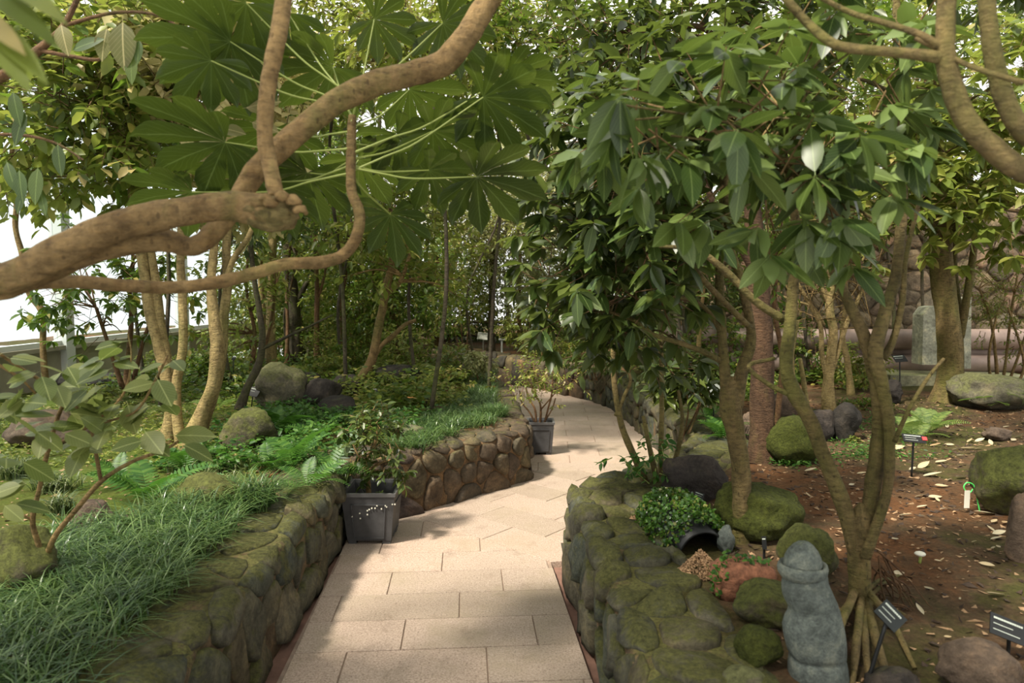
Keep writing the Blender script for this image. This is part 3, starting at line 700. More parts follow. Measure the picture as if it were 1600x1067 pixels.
tree('multi_stemmed_tree', 'pale yellow forked tree with four smooth stems rising from one mossy base', 'tree',
     [('stem', [(296,694,5.0,34),(318,640,5.0,22),(334,600,5.0,20),(340,545,5.0,22),(336,510,5.0,19),(330,450,5.05,14),(334,390,5.1,12),(343,330,5.1,10)]),
      ('stem', [(284,690,5.0,18),(277,650,5.0,15),(276,600,5.0,14),(286,540,5.0,13),(285,470,5.0,13),(282,400,5.0,12),(286,330,5.05,11),(300,240,5.1,9)]),
      ('stem', [(306,690,5.05,20),(322,650,5.05,18),(338,600,5.1,17),(346,550,5.1,16),(350,490,5.15,15),(356,440,5.2,14),(354,380,5.2,12),(366,300,5.3,10)]),
      ('branch', [(352,440,5.15,10),(365,405,5.15,9),(388,370,5.1,8),(400,340,5.1,7)])], YT,
     [B(300,110,5.2,90,80,64), B(390,100,5.6,80,80,60), B(320,210,5.4,80,60,50), B(300,20,5.4,90,50,44), B(420,190,5.8,70,60,46), B(395,290,5.6,60,50,34), B(330,300,5.8,70,40,28)],
     dict(mat=M['leaf_muted'], style='alt', leaf=.12, per=8, seed=12, twmat=M['bark_brown'], wid=1.2), 12)
tree('young_tree', 'thin crooked brown tree standing before the greenhouse glass at the left edge', 'tree',
     [('trunk', [(72,600,7.6,9),(67,540,7.6,9),(66,490,7.6,9),(45,455,7.6,10),(35,400,7.6,9),(24,355,7.6,8),(26,310,7.6,8),(18,260,7.6,7),(24,180,7.6,6)])], M['bark_tan'],
     [B(20,300,7.4,40,20,5), B(30,200,7.4,60,50,36), B(40,460,7.4,50,40,8), B(60,100,7.6,80,60,50)],
     dict(mat=M['leaf_mid'], leaf=.13, per=7, seed=13, twmat=M['bark_brown'], wid=1.1), 13)
tree('window_shrub', 'leafy bright green shrub in front of the greenhouse windows', 'shrub',
     [('stem', [(196,600,7.4,8),(200,560,7.4,8),(205,500,7.3,7),(200,430,7.2,6)]), ('stem', [(205,600,7.5,7),(222,540,7.5,6),(240,480,7.5,6),(236,420,7.4,5)]), ('stem', [(192,600,7.3,6),(170,540,7.2,6),(150,480,7.2,5)])], M['bark_brown'],
     [B(150,440,7.0,60,50,40), B(210,420,7.2,60,60,40), B(165,505,7.0,60,28,24), B(110,395,7.4,40,40,14), B(250,475,7.4,40,50,22), B(210,360,7.6,60,40,22), B(100,470,7.2,26,30,8)],
     dict(mat=M['leaf_mid'], leaf=.12, per=7, seed=14, twmat=M['bark_brown'], wid=1.05, style='whorl'), 14)
tree('window_shrub', 'sparse leafy shrub between the forked tree and the far window posts', 'shrub',
     [('stem', [(392,580,9.2,7),(398,520,9.2,6),(385,450,9.2,5),(390,380,9.2,4)]), ('stem', [(396,580,9.2,6),(420,520,9.4,5),(430,450,9.4,4)])], M['bark_brown'],
     [B(380,400,9,45,40,30), B(400,480,9,40,40,26), B(440,400,9.6,50,50,40), B(330,430,9.2,40,40,16), B(310,510,9,40,30,12), B(370,540,9.2,40,26,16)],
     dict(mat=M['leaf_light'], leaf=.11, per=7, seed=15, twmat=M['bark_brown'], wid=1.1), 15)
tree('leaning_tree', 'dark slender tree leaning over the grey boulder in the left bed', 'tree',
     [('trunk', [(374,632,6.6,13),(386,606,6.6,12),(404,570,6.6,12),(410,530,6.6,10),(406,490,6.6,9),(398,440,6.6,8),(392,380,6.6,7),(400,320,6.6,6)]),
      ('branch', [(409,545,6.6,6),(440,530,6.6,5),(470,516,6.5,4),(520,492,6.5,3)])], M['bark_dark'],
     [B(400,330,6.4,60,40,34), B(450,290,6.6,60,50,46), B(360,380,6.6,40,30,14)], dict(mat=M['leaf_dark'], leaf=.10, per=7, seed=16, twmat=M['bark_dark'], wid=1.1), 16)
tree('paired_trunk_tree', 'straight brown tree with a pair of trunks behind the grey boulder', 'tree',
     [('trunk', [(424,582,9.6,15),(423,520,9.6,14),(424,450,9.6,13),(426,380,9.6,12),(424,300,9.6,11)]), ('trunk', [(414,580,9.8,11),(412,520,9.8,10),(408,450,9.8,9),(404,380,9.8,9)])], M['bark_yellow'],
     [B(430,320,9.6,70,50,60), B(380,340,9.6,60,50,50), B(440,250,9.8,90,50,60)], dict(mat=M['leaf_mid'], leaf=.11, per=7, seed=17, twmat=M['bark_brown'], lod=4), 17)
tree('dark_trunk_tree', 'thick dark trunk with a fork behind the left shrubs', 'tree',
     [('trunk', [(462,560,11,22),(460,500,11,20),(456,450,11,19),(450,400,11,18),(446,340,11,16)]), ('branch', [(459,480,11,9),(475,450,11,8),(490,420,11,7),(500,380,11,6)])], M['bark_dark'],
     [B(480,330,11,90,50,70), B(540,340,11,70,50,50), B(510,260,11,90,50,60)], dict(mat=M['leaf_hedge'], leaf=.12, per=7, seed=18, twmat=M['bark_brown'], lod=4), 18)
for i, (px, bp, w_, Y, lab) in enumerate([(496,575,9,10.4,'slim tan tree right of the thick dark trunk'), (530,572,8,10.6,'slim tan tree leaning between the dark trunk and the curved tree'), (447,575,6,10.2,'very thin pale sapling hugging the dark trunk'), (616,556,13,10.8,'reddish twin-barked tree rising behind the curved tree'), (583,560,6,11,'thin straight sapling among the middle shrubs')]):
    dx = [-3, 14, 6, -4, 3][i]
    tree('slender_tree', lab, 'tree', [('trunk', [(px,bp,Y,w_),(px+dx*.4,bp-60,Y,w_*.95),(px+dx*.2,bp-120,Y,w_*.85),(px+dx,bp-190,Y,w_*.7),(px+dx*1.4,bp-260,Y,w_*.5)]), ('branch', [(px+dx*.3,bp-100,Y,w_*.5),(px+12,bp-150,Y,w_*.45),(px+22,bp-210,Y,w_*.3)])],
         M['bark_red'] if i == 3 else M['bark_brown'], [B(px+5,bp-230,Y,55,40,34), B(px+20,bp-190,Y-.4,45,30,20)], dict(mat=M['leaf_mid'] if i % 2 else M['leaf_light'], leaf=.10, per=7, seed=30+i, twmat=M['bark_brown'], lod=4), 30+i)
tree('curved_tree', 'curved brown tree sweeping up from the dark rocks in the middle of the left bed', 'tree',
     [('trunk', [(553,610,7.9,20),(566,590,7.9,16),(582,560,7.9,14),(590,520,7.9,14),(598,480,7.9,13),(604,450,7.9,12),(612,410,7.9,11),(616,370,7.9,9)]),
      ('branch', [(583,560,7.9,9),(596,540,7.9,8),(612,527,7.9,8),(632,508,7.9,7),(650,500,7.9,6)]), ('branch', [(600,462,7.9,8),(625,440,7.8,7),(640,400,7.8,6)])], M['bark_tan'],
     [B(620,360,7.8,80,50,56), B(560,350,7.6,60,40,34), B(680,380,8,60,40,40), B(600,420,7.6,50,30,16), B(660,310,8.4,80,50,50), B(700,440,8,40,30,20)],
     dict(mat=M['leaf_light'], leaf=.115, per=7, seed=19, twmat=M['bark_brown'], wid=1.05), 19)
tree('slender_tree', 'pale-based forked tree standing left of the white far sign', 'tree',
     [('trunk', [(680,543,14.2,11),(688,500,14.2,9),(690,470,14.2,9),(686,440,14.2,7),(684,400,14.2,5)]), ('branch', [(688,470,14.2,7),(698,445,14.2,6),(706,410,14.2,5)])], M['bark_brown'],
     [B(690,400,12.2,55,35,40), B(740,360,12,60,40,50), B(680,350,12,60,40,40)], dict(mat=M['leaf_light'], leaf=.12, per=7, seed=20, twmat=M['bark_brown'], lod=4), 20)
tree('dark_trunk_tree', 'dark straight trunk behind the far white sign', 'tree',
     [('trunk', [(767,548,13.5,11),(768,500,13.5,10),(768,440,13.5,9),(770,380,13.5,8)])], M['bark_dark'],
     [B(770,350,12.8,70,45,300), B(830,320,13,70,55,330), B(720,320,13,70,45,260), B(870,370,13,60,40,220), B(820,260,13.2,80,50,260), B(730,260,13.4,70,40,200), B(780,400,13,60,24,130)],
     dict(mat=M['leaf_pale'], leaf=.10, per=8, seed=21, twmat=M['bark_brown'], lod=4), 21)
tree('slender_tree', 'thin tree in the sunlit gap at the far end of the path', 'tree',
     [('trunk', [(812,552,14,7),(811,480,14,6),(812,420,14,6),(811,380,14,6),(810,320,14,5)])], M['bark_tan'],
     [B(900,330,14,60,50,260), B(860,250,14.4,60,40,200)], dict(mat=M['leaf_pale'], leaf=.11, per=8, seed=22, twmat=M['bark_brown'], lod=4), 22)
# low shrubs among the left trees
SH = [(600,560,9.4,34,26,'light feathery shrub left of the curved tree',M['leaf_mid'],.07),(645,550,9.0,45,40,'bushy shrub filling the gap behind the black rock',M['leaf_light'],.075),
      (690,575,8.6,40,32,'leafy shrub right of the black rock',M['leaf_mid'],.06),(715,566,9.0,34,22,'shrub beside the far bend of the wall',M['leaf_light'],.06),
      (620,470,10.3,60,45,'tall shrub in the middle distance',M['leaf_mid'],.08),(700,480,14.4,50,40,'shrub in front of the far fence',M['leaf_light'],.08),
      (560,520,10.5,40,40,'shrub behind the curved tree trunk',M['leaf_mid'],.08),(505,545,10,30,26,'small shrub between the slim tan trees',M['leaf_light'],.07),
      (700,630,7.8,34,22,'low shrub at the back of the grass',M['leaf_dark'],.05),(470,600,8.2,24,14,'small plant behind the grey boulder',M['leaf_mid'],.06),
      (540,560,9.2,26,22,'bright fern-like shrub behind the dark rocks',M['leaf_mid'],.07),(325,580,9.0,26,20,'low bush beyond the forked tree',M['leaf_mid'],.08),
      (250,570,8.6,40,14,'low bush at the foot of the window wall',M['leaf_light'],.07),(660,600,8.2,30,24,'loose shrub over the black rock',M['leaf_light'],.06),
      (430,600,8.0,30,16,'leafy sprigs left of the grey-green boulder',M['leaf_light'],.07),(520,575,8.8,30,16,'low bright bush behind the black rocks',M['leaf_light'],.06),(700,600,7.4,36,22,'bright leafy shrub rising behind the grass border',M['leaf_light'],.06),
      (590,600,7.9,26,14,'low glossy shrub between the black rocks',M['leaf_mid'],.06),(650,625,7.3,34,16,'low glossy shrub in front of the wide black rock',M['leaf_mid'],.055),(748,566,8.4,24,10,'pale shrub at the end of the grass border',M['leaf_pale'],.06),
      (355,600,8.0,22,20,'upright leafy shrub right of the forked tree',M['leaf_mid'],.08),(230,600,7.6,34,16,'low bush left of the forked tree',M['leaf_mid'],.07),(150,620,7.0,30,12,'low leafy plant by the edging stones',M['leaf_light'],.06)]
def shrub(px, py, Y, rx, ry, lab, mt, lf, i, name='shrub', per=8, twm='bark_brown', dens=1.0):
    c_ = P(px, py, Y); g0 = hbed(c_[0], c_[1]); rz = ry*Y/FPX; rxw = rx*Y/FPX
    root = thing(name, lab, 'shrub', (c_[0], c_[1], g0)); rs = np.random.RandomState(100+i)
    for k in range(4):
        t_ = c_ + rs.uniform(-.6, .6, 3)*np.array([rxw, rxw*.6, rz*.5])
        V, F = tube([(c_[0]+rs.uniform(-.04,.04), c_[1]+rs.uniform(-.04,.04), g0-.04, .008), ((c_[0]+t_[0])/2+.03, (c_[1]+t_[1])/2, (g0+t_[2])/2, .006), (*t_, .003)], 5, 4, .03, False, k); mk('stem', V, F, M[twm], root)
    n = int(dens*75*max(1, rxw*rz/(.35*.28))**.8)
    add_foliage(root, [(c_[0], c_[1], c_[2], rxw, rxw*.8, rz, n)], mt, 'alt', lf, per, 100+i, tw=max(.08, min(.2, rz*.6)), twmat=M[twm], lod=4 if Y > 9.3 else 6, keep=lambda p: p[:, 2] > g0)
for i, (px, py, Y, rx, ry, lab, mt, lf) in enumerate(SH): shrub(px, py, Y, rx, ry, lab, mt, lf, i)

# ------------------------------------------------------------------ right bed trees
BK = M['bark_moss']
tree('mossy_forked_tree', 'mossy green tree forking above a knotted trunk behind the boulder wall', 'tree',
     [('trunk', [(1152,868,3.15,36),(1157,800,3.15,28),(1158,740,3.15,29),(1150,680,3.15,29),(1142,640,3.15,35),(1141,612,3.15,30),(1143,596,3.15,18),(1144,588,3.15,6)]),
      ('stem', [(1138,618,3.15,22),(1132,580,3.15,17),(1128,520,3.15,15),(1124,450,3.2,14),(1126,370,3.2,13),(1131,290,3.25,12),(1128,200,3.3,10),(1122,110,3.3,8)]),
      ('stem', [(1148,618,3.15,26),(1160,575,3.15,20),(1172,540,3.15,17),(1172,505,3.15,14),(1158,440,3.15,13),(1142,390,3.1,12),(1136,330,3.1,11),(1134,250,3.1,10)]),
      ('branch', [(1128,565,3.15,10),(1100,550,3.1,9),(1060,535,3.1,8),(1020,522,3.1,7),(990,500,3.1,6),(955,488,3.15,5)]),
      ('branch', [(1126,520,3.15,8),(1110,490,3.1,7),(1085,470,3.05,6),(1050,464,3.0,5),(1020,468,3.0,4)]),
      ('branch', [(1172,512,3.1,10),(1130,470,3.0,9),(1090,425,2.9,9),(1060,365,2.9,8),(1030,320,2.85,7),(1000,280,2.8,5)]),
      ('branch', [(1225,500,2.6,13),(1180,470,2.6,12),(1130,420,2.6,11),(1085,390,2.6,8),(1030,385,2.65,5)])], BK,
     [B(1000,440,3.1,90,60,38), B(920,410,3.4,80,60,46), B(880,440,3.7,50,40,26), B(930,480,3.5,80,36,34), B(1030,360,3,80,50,36), B(940,320,3.2,80,60,40), B(1000,230,3,90,60,46), B(930,210,3.3,60,60,36), B(1100,260,3.2,70,60,36), B(1060,140,3.2,90,60,40), B(1150,140,3.4,80,60,36), B(1000,530,3.6,60,24,12)],
     dict(mat=M['leaf_dark'], style='whorl', leaf=.125, per=8, seed=41, twmat=M['bark_brown'], wid=.95, single=290, single_mesh=LMESH['near'], droop=.45, tw=.2), 41)
tree('red_barked_tree', 'tall straight tree with peeling red-brown bark and a mossy orange top', 'tree',
     [('trunk', [(1190,726,4.75,46),(1190,690,4.75,38),(1191,620,4.75,37),(1190,560,4.75,36),(1188,500,4.75,35),(1185,430,4.75,30),(1180,370,4.75,27),(1174,310,4.75,25),(1172,250,4.75,22),(1176,180,4.75,20),(1170,90,4.8,18),(1165,0,4.8,16),(1160,-60,4.8,14)]),
      ('branch', [(1186,440,4.75,16),(1160,390,4.7,13),(1120,330,4.6,10),(1090,250,4.5,8)]), ('branch', [(1172,120,4.75,12),(1120,60,4.7,10),(1080,40,4.6,8),(1000,50,4.6,6)])], M['bark_red'],
     [B(1100,60,4.8,110,70,70), B(1000,80,4.9,100,60,60), B(910,70,5.2,80,70,60), B(1230,90,4.9,110,70,66), B(1250,210,5.0,90,60,40), B(1190,10,4.9,140,50,60), B(1060,190,5.4,90,60,40), B(960,150,5.6,80,60,40)],
     dict(mat=M['leaf_dark'], style='alt', leaf=.115, per=8, seed=42, twmat=M['bark_brown'], wid=1.0), 42)
R3 = tree('rooted_tree', 'three-stemmed tree on spreading bare roots behind the stone figure', 'tree',
     [('trunk', [(1352,1010,2.45,44),(1345,950,2.45,36),(1343,900,2.45,34),(1342,860,2.45,36),(1345,822,2.45,38),(1346,800,2.45,28),(1347,786,2.45,10)]),
      ('stem', [(1340,850,2.45,26),(1318,790,2.45,25),(1290,720,2.5,23),(1265,655,2.5,22),(1240,612,2.5,24),(1228,570,2.5,21),(1235,500,2.55,18),(1240,440,2.55,16),(1246,390,2.55,15),(1240,320,2.5,13),(1225,240,2.4,10)]),
      ('stem', [(1350,840,2.45,24),(1362,770,2.45,25),(1372,700,2.45,24),(1374,640,2.45,22),(1368,590,2.45,22),(1352,530,2.45,20),(1325,470,2.45,16),(1305,430,2.4,14),(1290,380,2.4,12),(1280,300,2.3,10)]),
      ('stem', [(1352,850,2.4,18),(1385,770,2.4,16),(1390,700,2.4,17),(1388,650,2.4,18),(1378,600,2.4,20),(1368,550,2.4,22),(1385,480,2.45,19),(1400,430,2.5,17),(1408,350,2.5,16),(1410,260,2.5,15),(1406,150,2.5,13),(1402,60,2.5,11),(1400,-40,2.5,10)]),
      ('branch', [(1240,620,2.5,9),(1200,600,2.5,8),(1170,572,2.5,7),(1210,560,2.52,6)]),
      ('branch', [(1398,690,2.35,8),(1420,640,2.3,7),(1450,590,2.3,6),(1475,560,2.3,5)]),
      ('branch', [(1380,560,2.45,12),(1396,530,2.45,11),(1410,470,2.45,9),(1416,400,2.4,7),(1440,300,2.3,6)])], BK,
     [B(1230,190,2.1,60,50,9), B(1160,270,2.0,70,50,9), B(1300,260,2.0,60,60,10), B(1320,340,2.05,50,40,7), B(1080,200,1.9,70,50,9), B(990,170,1.9,60,40,7), B(1180,160,2.0,70,40,8), B(1340,130,2.2,70,60,10), B(1270,60,2.3,80,50,12), B(1400,90,2.2,60,60,9), B(1220,300,2.0,60,36,6)],
     dict(mat=M['leaf_near'], style='whorl', leaf=.13, per=7, seed=43, twmat=M['bark_tan'], wid=1.05, single=300, single_mesh=LMESH['near'], droop=.5, tw=.16), 43, flare=.7)
for k, (x1, y1, x2, y2, wd) in enumerate([(1320,1000,1285,1062,14),(1345,1010,1330,1085,13),(1362,1000,1392,1075,15),(1372,985,1430,1040,12),(1335,960,1300,985,9),(1365,950,1420,960,8),(1360,940,1395,900,8),(1372,930,1420,890,7),(1355,1005,1362,1090,12),(1330,985,1260,1020,8)]):
    a = P(1346+(x1-1346)*.45, 925+(k%3)*8, 2.43); e = G(x2, y2, hbed(1.3, 2.2)+.01); m_ = (a+e)/2 + np.array([RNG.uniform(-.015,.015), 0, .012])
    V, F = tube([(*a, wd/2*2.3/FPX), (*m_, wd/2*2.2/FPX), (e[0], e[1], e[2]-.01, wd*.3*2.1/FPX)], 7, 6, .1, False, k); mk('root', V, F, BK, R3)
for k in range(22):
    a = P(1372+RNG.uniform(-12, 12), 880+RNG.uniform(-20, 70), 2.5); e = a + np.array([RNG.uniform(.02, .20), RNG.uniform(-.05, .12), 0]); e[2] = hbed(e[0], e[1]) 
    m_ = (a+e)/2 + RNG.uniform(-.03, .03, 3)
    V, F = tube([(*a, .004), (*m_, .003), (*e, .0015)], 5, 4, .05, False, k); mk('aerial_root', V, F, M['bark_brown'], R3)
tree('thick_mossy_tree', 'thick mossy trunk with two thin side stems in front of the pale pipe supports', 'tree',
     [('trunk', [(1482,626,6.9,50),(1484,590,6.9,38),(1484,540,6.9,35),(1478,480,6.9,34),(1472,430,6.9,34),(1470,385,6.9,32),(1464,300,7,28),(1458,200,7,24),(1450,120,7,20)]),
      ('stem', [(1496,590,7.1,16),(1498,540,7.1,14),(1496,480,7.1,13),(1490,420,7.1,11),(1492,350,7.1,9)]), ('stem', [(1500,520,7.0,13),(1508,480,7,12),(1516,430,7,11),(1524,370,7,9),(1530,300,7,7)])], M['bark_moss'],
     [B(1400,340,6.6,80,40,36), B(1560,350,6.4,70,40,40), B(1500,290,6.6,90,50,56), B(1560,230,6.4,80,60,56), B(1440,230,6.8,90,60,50), B(1380,150,7,90,60,50), B(1520,120,6.8,110,70,70), B(1340,240,7.2,70,50,36), B(1590,140,6,60,60,30)],
     dict(mat=M['leaf_light'], style='whorl', leaf=.17, per=7, seed=44, twmat=M['bark_brown'], wid=1.05), 44)
tree('branching_tree', 'pale twisted tree with many bare forks left of the stone wall', 'tree',
     [('trunk', [(1296,640,6.6,18),(1294,600,6.6,17),(1298,560,6.6,15),(1302,520,6.6,14),(1296,480,6.6,13),(1300,430,6.6,12),(1296,380,6.6,10)]),
      ('stem', [(1299,575,6.6,9),(1312,540,6.6,8),(1325,500,6.6,7),(1340,470,6.6,6),(1360,420,6.6,5)]), ('stem', [(1294,590,6.6,9),(1284,550,6.6,8),(1282,510,6.6,7),(1262,470,6.6,6),(1245,440,6.6,5)]),
      ('stem', [(1297,470,6.6,7),(1275,430,6.6,6),(1262,390,6.6,5),(1255,340,6.6,4)]), ('stem', [(1297,450,6.6,7),(1318,410,6.6,6),(1330,380,6.6,5),(1350,330,6.6,4)]), ('stem', [(1288,500,6.6,6),(1270,480,6.6,5),(1240,470,6.6,4),(1215,460,6.6,3)])], M['bark_yellow'],
     [B(1280,350,6.6,60,40,26), B(1340,370,6.6,60,40,20), B(1240,390,6.6,50,30,16), B(1250,300,6.8,80,40,36)], dict(mat=M['leaf_dark'], leaf=.10, per=6, seed=45, twmat=M['bark_tan'], wid=1), 45)
tree('branching_tree', 'smaller brown tree beside the twisted pale tree and the black boulder', 'tree',
     [('trunk', [(1330,615,7.4,10),(1325,570,7.4,9),(1316,520,7.4,8),(1322,470,7.4,7),(1318,400,7.4,6)]), ('stem', [(1243,650,6.2,14),(1240,610,6.2,11),(1236,560,6.2,9),(1246,500,6.2,7)]), ('stem', [(1262,645,6.3,9),(1256,600,6.3,8),(1250,560,6.3,6)])], M['bark_yellow'],
     [B(1330,330,7.4,60,40,26), B(1380,290,7.4,60,50,26)], dict(mat=M['leaf_mid'], leaf=.11, per=7, seed=46, twmat=M['bark_tan']), 46)
for nm, bls in (('branching_tree', [B(1300,430,6.6,40,40,50), B(1250,430,6.5,40,40,40), B(1345,420,6.7,40,40,40), B(1280,500,6.6,40,20,16)]), ('branching_tree.001', [B(1330,440,7.4,40,40,34)])):
    o_ = bpy.data.objects[nm]; _, _, _, _, S0, E0 = grow(bls, tw=.42, seed=66, per=2); V, F = sticks(S0, E0, .006, .002); mk('bare_twigs', V, F, M['bark_tan'], o_, kind='stuff')
for i, (pts, lab, mt) in enumerate([([(1078,555,9.2,13),(1072,500,9.2,12),(1070,440,9.2,11),(1064,380,9.2,9)], 'dark straight trunk in the right background behind the leafy spray', 'bark_dark'),
        ([(1036,560,8.6,6),(1028,520,8.6,6),(1010,480,8.6,5),(1000,430,8.6,4)], 'thin slanting stem left of the dark background trunk', 'bark_brown'),
        ([(1210,700,5.6,10),(1216,640,5.6,9),(1222,560,5.6,8),(1210,480,5.6,7),(1216,400,5.6,6)], 'slim brown stem just right of the red-barked trunk', 'bark_brown'),
        ([(1090,570,8,7),(1094,500,8,6),(1100,440,8,6),(1096,380,8,5)], 'thin tan stem right of the dark background trunk', 'bark_tan')]):
    e = pts[-1]; tree('slender_tree', lab, 'tree', [('trunk', pts)], M[mt], [B(e[0],e[1]-10,e[2],60,40,36), B(e[0]+30,e[1]-60,e[2],70,40,36), B(e[0]-30,e[1]+30,e[2],40,26,12)], dict(mat=M['leaf_mid'], leaf=.10, per=7, seed=50+i, twmat=M['bark_brown'], lod=4), 50+i)
# big blurred limbs at the right edge
re_ = thing('overhanging_tree', 'smooth grey-green limbs curving in at the upper right edge', 'tree', tuple(P(1800, 900, 1.7)))
for k, rows in enumerate([[(1800,900,1.7,46),(1790,500,1.7,40),(1700,320,1.55,34),(1600,268,1.5,34),(1555,235,1.5,33),(1515,195,1.5,32),(1490,140,1.5,30),(1478,90,1.5,28),(1478,30,1.5,27),(1482,-30,1.5,26)],
                          [(1720,330,1.55,30),(1640,240,1.52,28),(1600,208,1.5,28),(1572,160,1.5,28),(1555,100,1.5,26),(1545,40,1.5,24),(1540,-30,1.5,24)],
                          [(1478,92,1.5,18),(1440,86,1.5,17),(1380,80,1.52,15),(1320,74,1.55,15),(1292,62,1.57,14),(1260,34,1.6,13),(1225,-5,1.6,12)],
                          [(1474,78,1.5,12),(1440,55,1.5,11),(1390,38,1.55,9),(1330,20,1.6,8),(1280,-5,1.62,7)], [(1600,130,1.4,9),(1520,105,1.45,8),(1478,84,1.5,7),(1430,60,1.5,6)]]):
    S_ = px_stem(rows); V, F = tube(S_, 11, 7, .05, True, k+70); mk('limb', V, F, BK, re_)
tree('fine_leaved_shrub', 'pale airy fine-leaved shrub against the stone wall at the right edge', 'shrub',
     [('stem', [(1560,612,7.2,5),(1556,560,7.2,5),(1548,500,7.2,4),(1530,450,7.2,3)]), ('stem', [(1564,612,7.2,5),(1572,560,7.2,4),(1580,490,7.2,4),(1590,430,7.2,3)]), ('stem', [(1568,612,7.2,4),(1590,560,7.2,4),(1610,500,7.2,3)]), ('stem', [(1555,612,7.1,4),(1545,560,7.1,4),(1560,480,7.1,3)]), ('stem', [(1575,612,7.1,4),(1600,570,7.1,4),(1575,480,7.1,3)])], M['bark_tan'],
     [B(1545,450,7.2,40,34,44), B(1590,450,7.1,40,50,60), B(1560,500,7.2,50,30,34), B(1610,520,7.2,40,40,36), B(1525,480,7.2,22,20,14)],
     dict(mat=M['leaf_light'], leaf=.045, per=10, seed=47, twmat=M['bark_tan'], wid=.8, tw=.22), 47)
# cane clump at the end of the near right wall
cc = GB(1008, 775)
ct = thing('cane_shrub', 'clump of green canes with fresh shoots at the rounded end of the boulder wall', 'shrub', tuple(cc))
for k, rows in enumerate([[(1022,785,4.1,14),(1012,760,4.1,12),(985,700,4.1,11),(970,660,4.1,10),(960,600,4.1,9),(958,540,4.1,8),(962,480,4.1,6)], [(1030,785,4.1,11),(1024,740,4.1,10),(1015,700,4.1,8),(1005,650,4.1,6)], [(1032,788,4.2,10),(1033,700,4.2,9),(1034,620,4.2,8),(1033,540,4.2,7),(1034,470,4.2,6)], [(1040,785,4.25,11),(1048,745,4.25,9),(1062,690,4.25,8),(1066,650,4.25,6),(1060,610,4.25,5)], [(962,650,4.1,7),(975,620,4.1,6),(985,590,4.1,5),(965,560,4.1,4)]]):
    S_ = px_stem(rows); V, F = tube(S_, 8, 6, .05, True, k+80); mk('cane', V, F, BK if k != 1 else M['bark_moss'], ct)
add_foliage(ct, [B(1020,720,4.0,28,30,9), B(985,730,4.0,18,16,4), B(1035,690,4.1,20,20,4), B(1010,770,3.95,20,18,5), B(968,715,4.0,14,10,2)], M['fern'], 'alt', .055, 6, 81, wid=1.1, tw=.09, twmat=M['petiole'])
add_foliage(ct, [B(960,540,4.2,40,30,10), B(1035,560,4.3,40,30,12), B(1000,480,4.2,50,30,14)], M['leaf_dark'], 'alt', .09, 7, 82, twmat=M['bark_brown'])
for i, (px, py, Y, rx, ry, lab, mt, lf) in enumerate([
      (1075,590,5.6,56,36,'dark broad-leaved shrub leaning over the wall beside the white tag','leaf_dark',.12),(930,560,9.4,50,18,'low mixed plants on the bed behind the far wall','leaf_mid',.07),(860,548,11.5,40,14,'low bright plants at the far bend','leaf_light',.07),
      (900,520,11.5,50,26,'bush at the right of the far bend','leaf_mid',.08),(985,530,9.5,46,26,'bush behind the right far wall','leaf_mid',.08),(1120,530,8.6,50,30,'bush beneath the dark background trunk','leaf_mid',.08),(1005,500,10.8,50,34,'deep green background bush','leaf_hedge',.1),
      (1270,545,8.4,40,30,'glossy green bush in front of the pipes','leaf_mid',.07),(1345,565,7.8,38,28,'leafy ground bush under the stone wall','leaf_light',.07),(1220,530,8.8,40,26,'bush behind the red-barked tree','leaf_mid',.08),(1165,580,7.6,36,24,'low bush between the forked and the red-barked trees','leaf_mid',.07),
      (1120,475,9.4,60,36,'background bush above the pipes','leaf_hedge',.1),(820,510,12.6,40,26,'bush right of the far white post','leaf_light',.09),(1100,740,4.9,30,16,'small plant behind the big dark rock','fern',.05)]):
    shrub(px, py, Y, rx, ry, lab, M[mt], lf, 40+i)

# ------------------------------------------------------------------ background hedges and upper canopies: one plant each
labs = ['behind the slim tan trees', 'in the far left corner beyond the dark trunk', 'left of the thick dark trunk', 'behind the curved tree', 'left of the far sign', 'behind the far sign', 'behind the far bend of the path', 'right of the sunlit gap', 'behind the leafy spray', 'behind the red-barked tree', 'left end of the pipes']
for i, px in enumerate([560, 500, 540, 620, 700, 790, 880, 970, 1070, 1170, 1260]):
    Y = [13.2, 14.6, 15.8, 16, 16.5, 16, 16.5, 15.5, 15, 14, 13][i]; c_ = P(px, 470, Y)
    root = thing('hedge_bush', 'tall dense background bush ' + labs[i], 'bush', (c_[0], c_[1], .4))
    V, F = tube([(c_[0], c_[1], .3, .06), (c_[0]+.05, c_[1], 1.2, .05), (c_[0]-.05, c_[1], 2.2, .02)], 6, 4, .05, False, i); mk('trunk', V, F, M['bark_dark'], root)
    add_foliage(root, [(c_[0], c_[1], 1.25, 1.1, .7, 1.0, 440), (c_[0]+.3, c_[1]+.2, 2.4, 1.0, .6, .7, 200)], M['leaf_hedge'] if i % 3 else M['leaf_mid'], 'alt', .13, 8, 200+i, lod=4, tw=.3)
